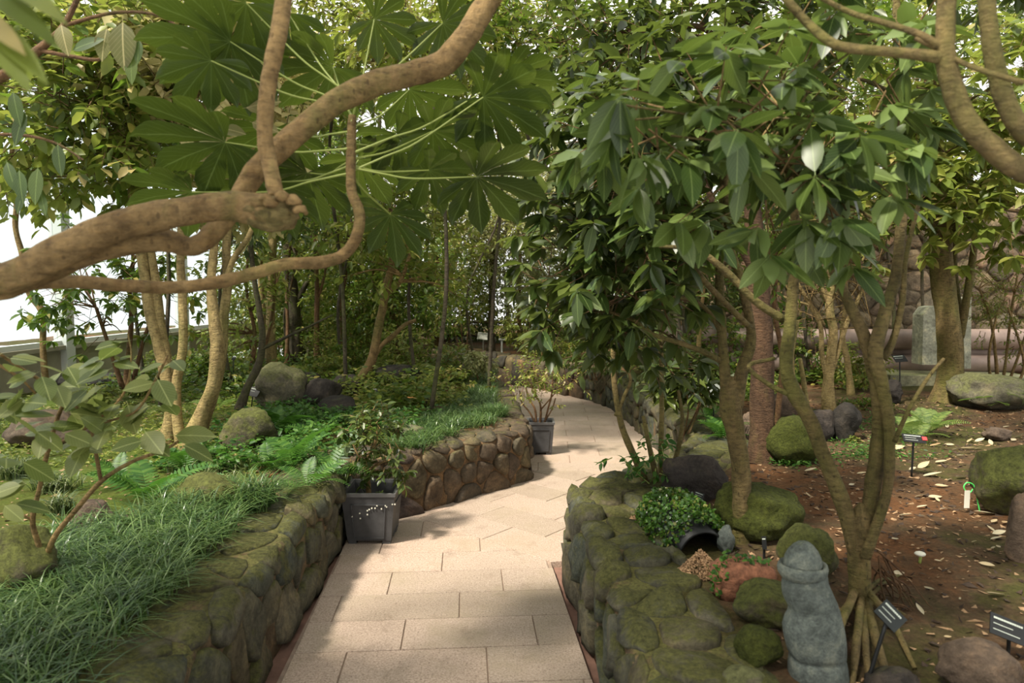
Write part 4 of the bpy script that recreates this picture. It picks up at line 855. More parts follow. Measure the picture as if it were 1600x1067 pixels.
CN = [(520,60,7.2,110,90,150,'light',.12,'bright leafy canopy tree above the hand-shaped leaves'),(640,180,8.2,120,90,150,'light',.12,'light canopy tree behind the hand-shaped leaves'),(760,90,7.4,110,100,140,'light',.12,'yellow-green canopy tree above the path'),
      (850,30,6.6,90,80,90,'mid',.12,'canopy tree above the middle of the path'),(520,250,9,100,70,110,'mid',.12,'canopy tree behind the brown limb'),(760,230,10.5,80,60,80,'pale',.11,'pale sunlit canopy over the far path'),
      (330,120,7.6,140,110,120,'mid',.13,'canopy tree behind the left stems'),(185,130,7.6,150,120,110,'mid',.13,'canopy tree by the greenhouse glass'),(200,20,6.6,170,60,90,'light',.12,'canopy tree in the upper left'),
      (960,250,8.5,110,80,110,'mid',.12,'canopy tree behind the leafy spray'),(1060,400,10,120,60,120,'mid',.12,'canopy tree in the right middle distance'),(1080,110,8,140,100,130,'light',.12,'canopy tree behind the red-barked top'),
      (1300,120,8.2,150,110,130,'mid',.13,'canopy tree in the upper right'),(1500,60,8.8,150,90,110,'light',.13,'canopy tree above the stone wall'),(1220,300,9.5,120,80,110,'mid',.12,'canopy tree behind the twisted pale tree'),
      (1420,250,9,110,80,70,'light',.13,'canopy tree behind the thick mossy trunk'),(660,40,6.2,110,60,80,'light',.11,'small-leaved canopy above the brown limb'),(440,340,10.5,90,50,90,'mid',.11,'canopy over the paired trunks')]
for i, (px, py, Y, rx, ry, n, k, lf, lab) in enumerate(CN):
    n = int(n*(2.5 if Y < 8 else 1.7)); rx *= 1.1; ry *= 1.1
    c_ = P(px, py, Y); k2 = Y/FPX; root = thing('canopy_tree', lab, 'tree', (c_[0], c_[1]+.3, hbed(0, 5))); rs = np.random.RandomState(300+i)
    gx, gy = c_[0], c_[1]+.3
    if inside(gx, gy, polyL) or inside(gx, gy, polyR): bx_, by_ = gx, gy
    else: bx_, by_ = (1.9 if gx > .2 else -.6), gy + .2
    if c_[0] > -5 :
        V, F = tube([(bx_, by_, .36, .024), ((bx_*2+gx)/3+rs.uniform(-.25,.25), gy, .4+(c_[2]-.4)*.35, .02), (gx+rs.uniform(-.25,.25), gy, .4+(c_[2]-.4)*.7, .017), (gx, gy, c_[2]-.2, .015), (gx+.05, gy, c_[2]+ry*k2*.5, .008)], 7, 5, .06, True, i)
        mk('trunk', V, F, M['bark_dark'], root)
    add_foliage(root, [(c_[0], c_[1], c_[2], rx*k2, rx*k2*.7, ry*k2, n)], M['leaf_'+k], ['alt', 'whorl'][i % 2], lf, 8, 300+i, lod=4, tw=.32, twmat=M['bark_brown'])

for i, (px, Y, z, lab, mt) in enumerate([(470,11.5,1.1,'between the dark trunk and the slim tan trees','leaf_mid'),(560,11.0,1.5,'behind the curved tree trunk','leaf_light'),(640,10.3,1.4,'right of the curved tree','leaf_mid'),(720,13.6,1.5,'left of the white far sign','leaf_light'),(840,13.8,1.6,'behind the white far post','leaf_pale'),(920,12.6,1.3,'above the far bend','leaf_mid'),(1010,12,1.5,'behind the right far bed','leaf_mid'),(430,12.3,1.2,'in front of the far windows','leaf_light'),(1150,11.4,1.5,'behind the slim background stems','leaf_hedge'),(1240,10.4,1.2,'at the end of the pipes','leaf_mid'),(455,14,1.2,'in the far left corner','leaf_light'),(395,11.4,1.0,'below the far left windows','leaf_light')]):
    c_ = P(px, 455, Y); root = thing('understory_bush', 'rounded leafy bush ' + lab, 'bush', (c_[0], c_[1], .4))
    for k in range(3):
        V, F = tube([(c_[0]+.06*k, c_[1], .32, .016), (c_[0]+.15*(k-1), c_[1]+.05, .9, .012), (c_[0]+.4*(k-1), c_[1], z+.5, .005)], 6, 4, .05, False, i); mk('stem', V, F, M['bark_brown'], root)
    add_foliage(root, [(c_[0], c_[1], z, .75, .55, .62, 190), (c_[0]+.1, c_[1], z+.8, .6, .5, .5, 110)], M[mt], 'alt', .11, 8, 230+i, lod=4, tw=.25)
BT = [(-1500,13,'beyond the greenhouse window'),(480,13.5,'rising over the paired trunks'),(600,14.5,'rising over the curved tree'),(980,15,'rising behind the leafy spray'),(1110,14,'rising behind the red-barked tree'),(1250,13,'rising behind the twisted pale tree'),(1390,12,'rising over the stone wall'),(1560,12,'rising over the fine-leaved shrub')]
for i, (px, Y, lab) in enumerate(BT[1:]):
    c_ = P(px, 300, Y); root = thing('background_tree', 'large background tree ' + lab, 'tree', (c_[0], c_[1], .4))
    V, F = tube([(c_[0], c_[1], .3, .12), (c_[0]+.1, c_[1], 2.2, .10), (c_[0]-.1, c_[1], 4.2, .06), (c_[0], c_[1], 6.2, .02)], 8, 4, .05, False, i); mk('trunk', V, F, M['bark_dark'], root)
    add_foliage(root, [(c_[0], c_[1], 3.6, 1.5, 1.0, 1.1, 260), (c_[0]-.3, c_[1], 5.2, 1.6, 1.0, 1.3, 230)] + ([(c_[0]+.3, c_[1]+.3, 7.2, 1.6, 1.0, 1.3, 190)] if px > 1200 else []), M['leaf_mid'] if i % 2 else M['leaf_hedge'], 'alt', .17, 8, 260+i, lod=4, tw=.4)
for i, (bx, by, cx, cy, cz, lab) in enumerate([(3.4,1.6,2.6,1.6,3.7,'right of the stone figure'),(4.6,3.6,3.9,3.6,3.9,'beyond the right edge boulder'),(1.9,-1.0,1.4,-.6,3.9,'behind the boulder wall, arching over the path'),(-2.6,-.5,-2.0,.2,4.1,'behind the near left wall')]):  # out-of-frame trees, added to shade the near beds and path
    root = thing('added_shade_tree', 'broad unseen tree added for shade, standing ' + lab, 'tree', (bx, by, .42))
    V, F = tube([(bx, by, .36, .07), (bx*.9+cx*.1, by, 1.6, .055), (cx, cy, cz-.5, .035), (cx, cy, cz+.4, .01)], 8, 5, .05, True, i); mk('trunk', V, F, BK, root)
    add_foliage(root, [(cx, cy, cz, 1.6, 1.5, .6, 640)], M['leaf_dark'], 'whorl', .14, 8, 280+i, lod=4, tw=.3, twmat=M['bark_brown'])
# ------------------------------------------------------------------ foreground broad-leaved shrub at the lower left
g0 = GB(118, 930)
ls = thing('broad_leaved_shrub', 'wiry shrub with large grey-green leaves in the lower left foreground', 'shrub', tuple(g0))
LSs = [[(120,930,2.66,14),(95,905,2.64,13),(68,880,2.6,12),(60,850,2.58,9),(51,812,2.55,8),(62,760,2.5,7),(76,700,2.45,7),(95,640,2.4,6),(125,590,2.35,5)],
       [(70,880,2.6,10),(86,838,2.55,9),(120,795,2.5,8),(158,752,2.45,8),(205,722,2.4,6),(262,700,2.35,5),(300,672,2.3,3)],
       [(158,752,2.45,6),(148,700,2.4,6),(138,660,2.35,5),(100,618,2.3,5),(40,580,2.2,5),(-20,540,2.1,5)],
       [(138,665,2.35,5),(180,655,2.3,4),(215,640,2.25,4),(245,590,2.25,4),(262,555,2.25,3)], [(51,812,2.55,5),(20,800,2.5,4),(-20,810,2.4,4)], [(76,700,2.45,5),(130,672,2.35,4),(190,620,2.3,4),(205,560,2.3,3),(200,520,2.3,2)], [(-20,560,2.1,5),(30,590,2.15,4),(60,620,2.2,3)]]
for k, rows in enumerate(LSs): V, F = tube(px_stem(rows), 7, 6, .07, False, k+90); mk('stem', V, F, M['bark_tan'], ls)
rs = np.random.RandomState(91)
clusters = [(20,560,2.1,4,46),(55,575,2.15,4,44),(30,620,2.15,5,48),(85,610,2.2,4,46),(60,665,2.2,5,50),(110,640,2.25,5,50),(95,680,2.2,4,54),(140,560,2.3,3,40),(170,570,2.25,5,46),(200,545,2.3,4,42),(150,610,2.25,4,46),
            (190,630,2.25,5,48),(230,600,2.2,5,46),(265,565,2.25,4,42),(245,640,2.2,4,52),(215,680,2.2,4,50),(170,660,2.25,4,46),(270,690,2.2,2,56),(20,720,2.2,3,48),(10,790,2.2,3,44),(45,745,2.2,3,50),(130,690,2.3,4,48),(5,650,2.1,3,50),(110,575,2.3,3,42)]
for (px, py, Y, n, sz) in clusters:
    for k in range(n):
        p = P(px+rs.uniform(-14, 14), py+rs.uniform(-12, 12), Y+rs.uniform(-.08, .08)); an = rs.uniform(0, 2*PI); L_ = sz*rs.uniform(.85, 1.25)*Y/FPX
        d = np.array([[math.cos(an), math.sin(an)*.7, rs.uniform(-.75, .1)]]); D_, S_, N_ = frames(d, nrm(np.array([[rs.normal()*.3, rs.uniform(-.9, -.1), .9]])))
        d_, s_, n_ = D_[0], S_[0], N_[0]
        Mx = Matrix(((d_[0]*L_, s_[0]*L_, n_[0]*L_, p[0]), (d_[1]*L_, s_[1]*L_, n_[1]*L_, p[1]), (d_[2]*L_, s_[2]*L_, n_[2]*L_, p[2]), (0, 0, 0, 1))); link_copy(LMESH['grey'], 'leaf', Mx, ls)
# muted drooping leaves, upper left
ml = thing('drooping_leaved_branch', 'thin dark branch with muted grey-green hanging leaves in the upper left', 'branch', tuple(P(-40, 130, 2.4)))
for k, rows in enumerate([[(-40,140,2.4,18),(20,110,2.4,16),(70,70,2.4,12),(100,40,2.4,9),(130,-20,2.4,8)], [(60,78,2.4,7),(110,88,2.4,6),(160,92,2.4,5),(170,60,2.4,3)], [(100,40,2.4,6),(180,20,2.4,5),(250,25,2.4,4),(300,60,2.4,3)], [(-40,210,2.4,6),(40,212,2.4,5),(90,225,2.4,4),(130,250,2.4,3)]]):
    V, F = tube(px_stem(rows), 7, 5, .08, False, k+95); mk('branch', V, F, M['bark_brown'], ml)
for (px, py, sz, an, kk) in [(192,28,58,-1.5,0),(168,40,40,-1.7,0),(235,30,55,-.9,0),(262,38,60,-.8,0),(252,45,34,-1.4,0),(205,78,40,-1.5,2),(110,80,44,.3,2),(95,35,38,-1.3,0),(218,60,30,-1.6,2),(275,195,34,-.9,0),(300,200,38,-.5,0),(380,170,44,.2,0),(390,190,36,-.3,0),(345,200,30,-.2,0),(30,262,42,-1.4,2),(60,258,46,-1.6,2),(10,250,40,-1.2,2),(38,295,30,-1.8,2),(64,300,28,-1.3,2),(90,222,40,-1.4,2),(20,140,44,-1.3,2),(40,170,44,-1.8,2)]:
    Y = 2.35; p = P(px, py, Y); L_ = 1.25*sz*Y/FPX; d = np.array([[math.cos(an), -.25, math.sin(an)]]); D_, S_, N_ = frames(d, np.array([[.15, -1.0, .35]])); d_, s_, n_ = D_[0], S_[0], N_[0]
    Mx = Matrix(((d_[0]*L_, s_[0]*L_, n_[0]*L_, p[0]), (d_[1]*L_, s_[1]*L_, n_[1]*L_, p[1]), (d_[2]*L_, s_[2]*L_, n_[2]*L_, p[2]), (0, 0, 0, 1))); link_copy(LMESH['muted'] if kk == 0 else LMESH['near'], 'leaf', Mx, ml)
# ------------------------------------------------------------------ rocks
def rock(px, py, wpx, hpx, lab, mat, seed, Y=None, facets=9, rough=.07, dy=.8, name='rock', rot=None, sink=.12, lump=.18, gz=None):
    """px,py: where the middle of its base meets the ground; w,h in pixels"""
    g_ = GB(px, py) if gz is None else G(px, py, gz); Y = g_[1]; k = Y/FPX; rs = np.random.RandomState(seed); w_, h_ = wpx*k, hpx*k
    bm = bmesh.new(); bmesh.ops.create_icosphere(bm, subdivisions=4, radius=1)
    pl = [(nrm(rs.normal(size=3)*np.array([1, 1, .8])), rs.uniform(.62, .92)) for _ in range(facets)]
    V = []
    for v in bm.verts:
        d = np.array(v.co); r = 1.0
        for n_, c_ in pl:
            t = d @ n_
            if t > 1e-3: r = min(r, c_/t)
        r *= 1 + lump*noise.noise(Vector(d*1.3 + seed*3.3)) + rough*noise.noise(Vector(d*4.2 + seed)) + rough*.5*noise.noise(Vector(d*10 + seed))
        V.append(d*r)
    F = [[x.index for x in f.verts] for f in bm.faces]; bm.free(); V = np.array(V)
    a = rot if rot is not None else rs.uniform(-.4, .4); R = np.array([[math.cos(a), 0, -math.sin(a)], [0, 1, 0], [math.sin(a), 0, math.cos(a)]]); V = V @ R.T
    V /= np.array([np.ptp(V[:, 0]), np.ptp(V[:, 1]), np.ptp(V[:, 2])]); V *= np.array([w_, w_*dy, h_*(1+sink)]); V[:, 2] -= V[:, 2].min() + h_*sink
    return mk(name, V + np.array([g_[0], g_[1]+w_*dy*.35, g_[2]]), F, mat, label=lab, category='rock')
RK = M
rock(20,950,130,125,'big dark mossy boulder cut off by the left edge behind the grass',RK['rock_moss'],1,dy=.8)
rock(128,842,78,56,'brown rough rock behind the left grass',RK['rock_brown'],2)
rock(180,836,62,26,'small reddish rock beside the brown rough rock',RK['rock_brown'],3)
rock(310,808,112,62,'rounded mossy rock beside the grass tuft on the left wall',RK['rock_moss'],4,facets=5)
rock(384,712,96,72,'mossy wedge-shaped rock in front of the leaning tree',RK['rock_moss'],5,rot=.3)
rock(428,640,92,72,'tall grey-green boulder below the paired trunks',RK['rock_grey'],6,facets=7)
rock(478,612,44,30,'small black rock right of the grey-green boulder',RK['rock_dark'],7)
rock(500,636,62,44,'black rough rock in the middle of the rock group',RK['rock_dark'],8)
rock(540,618,52,32,'black rounded rock under the curved tree',RK['rock_dark'],9)
rock(525,655,66,36,'low black rock at the front of the rock group',RK['rock_dark'],10)
rock(615,614,80,44,'wide black rock under the green canes in the left bed',RK['rock_dark'],11,rot=.1)
rock(680,648,34,14,'small brown stone in the grass',RK['rock_brown'],12)
rock(672,636,26,14,'little dark stone behind the brown one in the grass',RK['rock_dark'],13)
rock(55,700,130,56,'brown mossy bank stone behind the large grey-green leaves',RK['rock_brown'],14)
rock(105,610,90,24,'flat dark edging stone below the greenhouse wall',RK['rock_dark'],15)
rock(165,606,60,22,'second dark edging stone right of the flat one below the greenhouse wall',RK['rock_dark'],16)
rock(645,690,40,24,'small grey stone beside the shrub behind the square pot',RK['rock_grey'],17)
rock(1092,785,108,72,'large dark overhanging rock behind the cane clump',RK['rock_dark'],20,rot=-.15)
rock(1196,850,150,90,'big moss-covered mound between the forked tree and the rooted tree',RK['moss_rock'],21,facets=2,rough=.09,dy=.8)
rock(1248,728,92,74,'mossy green boulder right of the red-barked trunk',RK['moss_rock'],22,facets=6)
rock(1328,690,56,62,'black upright boulder right of the mossy green boulder',RK['rock_dark'],23)
rock(1290,690,46,50,'dark rock wedged between the mossy and the black boulders',RK['rock_dark'],24)
rock(1232,655,46,46,'brown rock behind the mossy green boulder',RK['rock_brown'],25)
rock(1180,694,42,50,'pinkish rock half hidden by the red-barked trunk',RK['rock_brown'],26)
rock(1395,632,50,38,'dark lump of rock left of the thick mossy trunk',RK['rock_dark'],27)
rock(1566,642,130,56,'long grey rock under the fern at the right edge',RK['rock_grey'],28,rot=.12)
rock(1622,815,160,118,'dark green rounded boulder cut off by the right edge',RK['rock_moss'],29,facets=5)
rock(1604,880,46,112,'upright brown slab against the dark green boulder',RK['rock_brown'],30,facets=7,dy=1.0)
rock(1548,1090,130,76,'rounded brown boulder at the bottom right corner',RK['rock_brown'],31,facets=4)
rock(1275,905,95,82,'lichen-spotted rock behind the head of the stone figure',RK['rock_moss'],32,facets=6)
rock(1212,985,132,66,'flat mossy slab left of the stone figure',RK['rock_moss'],33,facets=6,rot=-.25)
rock(1192,1050,80,66,'bright moss cushion rock below the flat slab',RK['moss_rock'],34,facets=3)
rock(1170,1090,70,40,'grey stone at the foot of the moss cushion',RK['rock_grey'],35)
rock(1400,1100,90,46,'low dark stone in front of the bare roots',RK['rock_dark'],37)
rock(925,572,26,20,'dark stone on the far right bed behind the wall',RK['rock_dark'],38)
rock(900,562,34,14,'low dark stone left of the far stone',RK['rock_dark'],39)
rock(1136,866,30,46,'smooth bluish stone leaning on the forked tree trunk',RK['basalt'],40,facets=3)
rock(1565,690,50,20,'small dark lump on the orange soil under the long grey rock',RK['rock_brown'],41)

# ------------------------------------------------------------------ square pots
def square_pot(px, pbase, label, wtop, hgt, lab_soil, Yc, cx):
    c_ = np.array([cx, Yc, 0.0]); root = thing('square_pot', label, 'pot', tuple(c_)); wb = wtop*.80; t = .014
    def ring(hw, z): return [(c_[0]-hw, c_[1]-hw, z), (c_[0]+hw, c_[1]-hw, z), (c_[0]+hw, c_[1]+hw, z), (c_[0]-hw, c_[1]+hw, z)]
    z0, z1 = .022, hgt
    V = ring(wb/2, z0) + ring(wtop/2-.006, z1-.02) + ring(wtop/2-.006-t, z1-.02) + ring(wb/2-t, z0+.02)
    F = [(3, 2, 1, 0)]
    for a in (0, 4, 8):
        for i in range(4): j = (i+1) % 4; F.append((a+i, a+j, a+4+j, a+4+i))
    F.append((12, 13, 14, 15)); body = mk('body', V, F, M['pot'], root, smooth=False)
    V = ring(wtop/2, z1-.022) + ring(wtop/2+.003, z1) + ring(wtop/2-.018, z1) + ring(wtop/2-.020, z1-.022); F = []
    for a in (0, 4, 8):
        for i in range(4): j = (i+1) % 4; F.append((a+i, a+j, a+4+j, a+4+i))
    for i in range(4): j = (i+1) % 4; F.append((12+i, 12+j, j, i))
    mk('rim', V, F, M['pot_rim'], root, smooth=False)
    b = MB()      # raised panel on the front and right faces
    for (z_, hh_) in ((.78*hgt, .004), (.12*hgt, .004)):
        hw = (wb+(wtop-wb)*(z_/hgt))/2; b.box((c_[0], c_[1]-hw-.001, z_), (hw*1.3, .006, .005)); b.box((c_[0]+hw+.001, c_[1], z_), (.006, hw*1.3, .005))
    for s in (-1, 1):
        for q in range(6):
            z_ = .12*hgt+(q+.5)*.66*hgt/6; hw = (wb+(wtop-wb)*(z_/hgt))/2; b.box((c_[0]+s*hw*.65, c_[1]-hw-.001, z_), (.005, .006, .66*hgt/6))
    b.build('panel_moulding', M['pot'], body)
    for sx in (-1, 1):
        for sy in (-1, 1): f = MB(); f.box((c_[0]+sx*(wb/2-.03), c_[1]+sy*(wb/2-.03), .013), (.05, .05, .026)); f.build('foot', M['pot'], root)
    s_ = MB(); hw = wtop*.43; s_.box((c_[0], c_[1], hgt*.55), (hw*1.98, hw*1.98, .02)); s_.build('soil', M['soil'], root)
    return root
square_pot(574, 862, 'large black square pot with chalky splashes in the corner of the left wall', .345, .335, '', 4.365, -.905)
sp_ = bpy.data.objects['square_pot']
b = MB()
for (px, py) in [(550,807),(562,802),(563,810),(574,798),(577,796),(581,794),(586,794),(589,790),(596,795),(602,790),(604,792),(613,788),(617,788),(574,804)]:
    p = P(px, py, 4.195 - (900-py)*0+.0); hw = .138+.035*(p[2]/.335); p = P(px, py, 4.365-hw-.002); b.box(tuple(p), (.008, .004, .008))
b.build('chalk_spots', M['tag_white'], sp_, kind='stuff')
square_pot(843, 716, 'smaller black square pot with a bare-stemmed bush at the wall end', .262, .325, '', 6.70, .285)
pt = thing('potted_tree', 'small broad-leaved tree growing in the large black pot', 'plant', (-.905, 4.36, .19))
for k, rows in enumerate([[(577,800,4.36,9),(576,770,4.36,9),(575,745,4.36,7),(572,722,4.36,6),(585,695,4.34,5),(592,668,4.3,5)], [(574,735,4.36,4),(598,722,4.3,4),(615,718,4.3,3)], [(573,728,4.36,4),(560,712,4.3,3),(550,690,4.3,3)]]):
    V, F = tube(px_stem(rows), 7, 5, .06, False, k); mk('stem' if k else 'trunk', V, F, M['bark_tan'], pt)
add_foliage(pt, [B(610,730,4.3,26,16,11), B(566,738,4.3,18,12,6), B(565,690,4.3,34,30,22), B(600,680,4.35,34,34,20), B(620,745,4.3,14,10,4), B(575,655,4.4,40,20,14)], M['leaf_dark'], 'alt', .062, 7, 401, tw=.09, twmat=M['bark_tan'], wid=1.15)
for k, (px, py) in enumerate([(566,774),(592,772),(588,768)]):
    p = P(px, 790, 4.30); q = P(px, py, 4.30); V, F = tube([(*p, .003), (*q, .002)], 5, 3, 0, False); mk('shoot', V, F, M['petiole'], pt)
add_foliage(pt, [B(592,774,4.3,6,4,4), B(566,768,4.3,3,6,2)], M['fern_light'], 'alt', .03, 5, 402, tw=.02)
pb = thing('potted_bush', 'airy bush with bare lower stems growing in the smaller black pot', 'plant', (.285, 6.7, .18))
for k, rows in enumerate([[(838,668,6.7,4),(836,640,6.7,4),(826,622,6.7,3),(820,598,6.7,3)], [(843,668,6.7,5),(845,645,6.7,4),(843,628,6.7,3),(832,610,6.7,3),(836,585,6.7,2)], [(849,668,6.7,4),(856,640,6.7,3),(862,616,6.7,3),(864,590,6.7,2)], [(840,668,6.7,3),(828,645,6.65,3),(815,628,6.65,2),(812,610,6.65,2)], [(845,640,6.7,3),(858,625,6.7,2),(875,605,6.7,2)], [(850,660,6.7,3),(862,640,6.7,2),(868,622,6.7,2)]]):
    V, F = tube(px_stem(rows), 6, 5, .06, False, k); mk('stem', V, F, M['bark_brown'], pb)
add_foliage(pb, [B(820,598,6.6,34,20,26), B(862,592,6.6,34,22,26), B(895,600,6.6,24,14,12), B(840,572,6.7,40,18,26), B(790,602,6.6,20,12,8), B(860,630,6.6,14,6,3), B(842,616,6.6,24,8,6)], M['leaf_light'], 'alt', .045, 7, 403, tw=.11, twmat=M['bark_brown'])

# ------------------------------------------------------------------ grass
def blades(pts, rs, L=(.16, .30), w_=.0035, spread=.7, per=10, seg=5):
    n = len(pts)*per; base = np.repeat(pts, per, axis=0) + rs.normal(size=(n, 3))*np.array([.022, .022, 0]); an = rs.uniform(0, 2*PI, n); l = rs.uniform(*L, n); out = rs.uniform(.25, spread, n)
    d = np.c_[np.cos(an), np.sin(an)]; V = np.zeros((n, seg+1, 2, 3)); t = np.linspace(0, 1, seg+1)
    for i, s in enumerate(t):
        h = l*(s - .42*s*s*(1+out*.6)); rr = l*out*s**1.6; c_ = base + np.c_[d*rr[:, None], h]; ww = w_*(1-s**2.5)+.0003; sd = np.c_[-d[:, 1], d[:, 0], np.zeros(n)]*ww
        V[:, i, 0] = c_-sd; V[:, i, 1] = c_+sd
    k = 2*(seg+1); q = np.array([[2*i, 2*i+1, 2*i+3, 2*i+2] for i in range(seg)]); F = (q[None]+(np.arange(n)*k)[:, None, None]).reshape(-1, 4)
    return V.reshape(-1, 3), F
def scatter_px(poly, n, rs, zoff=0):
    xs = [p[0] for p in poly]; ys = [p[1] for p in poly]; out = []
    W = [GB(*p) for p in poly]; xs = [p[0] for p in W]; ys = [p[1] for p in W]; pw = [(p[0], p[1]) for p in W]
    while len(out) < n:
        x, y = rs.uniform(min(xs), max(xs)), rs.uniform(min(ys), max(ys))
        if inside(x, y, pw): out.append((x, y, hbed(x, y)+zoff))
    return np.array(out)
rs = np.random.RandomState(500)
def grass(name, label, pts, mat, L, per=10, w_=.0035, kind='stuff', spread=.7, cat='grass'):
    V, F = blades(pts, rs, L, w_, spread, per); c_ = pts.mean(axis=0)
    mk(name, V, F, mat, origin=tuple(c_), label=label, category=cat, kind=kind)
poly = [(-140,1067),(-60,905),(60,880),(90,850),(230,820),(330,790),(385,800),(330,880),(240,960),(130,1075),(40,1180),(-300,1180)]
grass('grass', 'long arching dark green grass along the near left wall', scatter_px(poly, 560, rs), M['grass'], (.18,.36), 11, .0026, spread=1.0)
poly = [(640,690),(670,640),(735,600),(770,572),(790,600),(792,650),(770,672),(700,700)]
grass('grass', 'dense dark grass border along the wall top beyond the square pot', scatter_px([(600,705),(640,672),(700,650),(735,612),(752,590),(768,600),(775,640),(778,664),(700,690),(650,712)], 560, rs), M['grass'], (.14,.27), 11, .003, spread=1.0)
grass('grass', 'duller grass at the far end of the left border', scatter_px([(735,612),(752,585),(762,566),(775,580),(772,606),(768,618)], 200, rs), M['grass_dull'], (.12,.22), 12, .004)
grass('grass', 'thin grass among the ferns behind the grass tuft', scatter_px([(300,700),(430,690),(440,730),(330,760),(250,740)], 90, rs), M['grass_dull'], (.10,.2), 8)
def tuft(px, py, n, rad, L, lab, mat='grass'):
    g_ = GB(px, py); a = rs.uniform(0, 2*PI, n); r = rs.uniform(0, 1, n)**.5*rad; pts = np.c_[g_[0]+np.cos(a)*r, g_[1]+np.sin(a)*r, np.full(n, g_[2])]
    V, F = blades(pts, rs, L, .003, .95, 16, 6); mk('grass_tuft', V, F, M[mat], origin=tuple(g_), label=lab, category='grass tuft')
tuft(392,800,26,.11,(.24,.42),'full fountain-like grass tuft on the left wall edge')
tuft(770,655,20,.10,(.2,.32),'grass clump spilling over the wall corner beyond the square pot')
tuft(92,800,8,.05,(.12,.22),'small light grass tuft beside the brown rough rock','grass_dull')
tuft(335,775,10,.07,(.16,.28),'thin grass tuft left of the fountain-like tuft','grass_dull')
tuft(25,745,14,.09,(.14,.26),'pale grass tuft at the left edge under the grey-green leaves','grass_dull')
tuft(90,765,14,.1,(.12,.24),'pale grass tuft behind the brown rough rock','grass_dull')
# dry needles on the inner edge of the left wall
def litter(pts, label, L=(.03,.07), mat='straw', name='dry_litter'):
    n = len(pts); an = rs.uniform(0, 2*PI, n); l = rs.uniform(*L, n); d = np.c_[np.cos(an), np.sin(an), rs.uniform(-.05, .25, n)]; sd = np.c_[-np.sin(an), np.cos(an), np.zeros(n)]*.0016
    V = np.stack([pts-sd, pts+sd, pts+d*l[:, None]+sd*.4, pts+d*l[:, None]-sd*.4], 1).reshape(-1, 3); F = (np.array([[0, 1, 2, 3]])+(np.arange(n)*4)[:, None])
    mk(name, V, F, M[mat], origin=tuple(pts.mean(axis=0)), label=label, category='dry litter', kind='stuff')
pts = []
for y in np.linspace(1.9, 4.3, 900):
    x = -1.53 + rs.normal()*.06; pts.append((x, y+rs.normal()*.05, .455))
litter(np.array(pts), 'rusty dry needles along the back of the near left wall')
pts = np.array([(-.95+1.0*t+rs.normal()*.03-.12, 5.05+.85*t+rs.normal()*.04, .447) for t in rs.uniform(0, 1, 350)])
litter(pts, 'rusty dry needles on the wall top behind the square pot')

# ------------------------------------------------------------------ ferns
def frond_mesh(mat, pairs=17, lw=.20, broad=.042, arch=.5):
    V = []; F = []
    t = np.linspace(0, 1, 9); spine = [(s, 0, .42*s - arch*s*s*1.1) for s in t]
    def sp(s): return np.array([s*(1-.12*s), 0, .42*s-arch*s*s*1.1])
    for i, s in enumerate(t):
        c_ = sp(s); V += [c_+np.array([0, .006*(1-s)+.001, 0]), c_-np.array([0, .006*(1-s)+.001, 0])]
        if i: a = 2*(i-1); F.append((a, a+1, a+3, a+2))
    for k in range(pairs):
        s = .12+.86*k/(pairs-1); l = lw*math.sin(min(1, (s-.02)*1.05)**.75*PI*.93)+.015; c_ = sp(s); b_ = broad*(.6+.4*math.sin(s*PI))
        for sd in (1, -1):
            dx = .25*l; n0 = len(V); V += [c_+np.array([-b_*.35, 0, 0]), c_+np.array([dx*.5-b_*.5, sd*l*.5, .012]), c_+np.array([dx, sd*l, -.02*l*5*.3]), c_+np.array([dx*.5+b_*.5, sd*l*.5, .012]), c_+np.array([b_*.35, 0, 0])]
            F += [(n0, n0+1, n0+3, n0+4), (n0+1, n0+2, n0+3)] if sd < 0 else [(n0+4, n0+3, n0+1, n0), (n0+3, n0+2, n0+1)]
    return mesh_data('frond', np.array(V), F, mat, True)
FR = frond_mesh(M['fern']); FRL = frond_mesh(M['fern_light'], 20, .24, .036, .45)
def fern(px, py, n, L, lab, me=FR, el=(.1, .9), az=None, seed=0, z=None):
    g_ = GB(px, py); rs2 = np.random.RandomState(seed+600); root = thing('fern', lab, 'fern', tuple(g_))
    for k in range(n):
        a = (2*PI*k/n + rs2.uniform(-.3, .3)) if az is None else rs2.uniform(*az); e = rs2.uniform(*el); l = L*rs2.uniform(.75, 1.15)
        Mx = Matrix.Translation(g_ + np.array([0, 0, .01])) @ Matrix.Rotation(a, 4, 'Z') @ Matrix.Rotation(-e, 4, 'Y') @ Matrix.Rotation(rs2.uniform(-.3, .3), 4, 'X') @ Matrix.Scale(l, 4)
        link_copy(me, 'frond', Mx, root)
FN = [(430,680,10,.42,'dark glossy fern left of the black rocks'),(500,690,9,.38,'dark glossy fern in front of the black rocks'),(460,735,8,.45,'fern with one tall upright frond above the left wall',),
      (520,745,8,.36,'fern drooping over the wall left of the square pot'),(480,765,7,.30,'small fern hanging over the wall edge'),(232,790,9,.42,'bright fern left of the rounded mossy rock'),(290,800,7,.28,'low fern in front of the rounded mossy rock'),
      (560,700,8,.30,'fern behind the potted tree'),(190,760,7,.3,'bright fern near the black stake'),(290,740,8,.34,'fern at the foot of the forked pale tree'),(420,735,7,.32,'fern beside the wedge-shaped rock')]
for i, f in enumerate(FN): fern(f[0], f[1], f[2], f[3], f[4], seed=i)
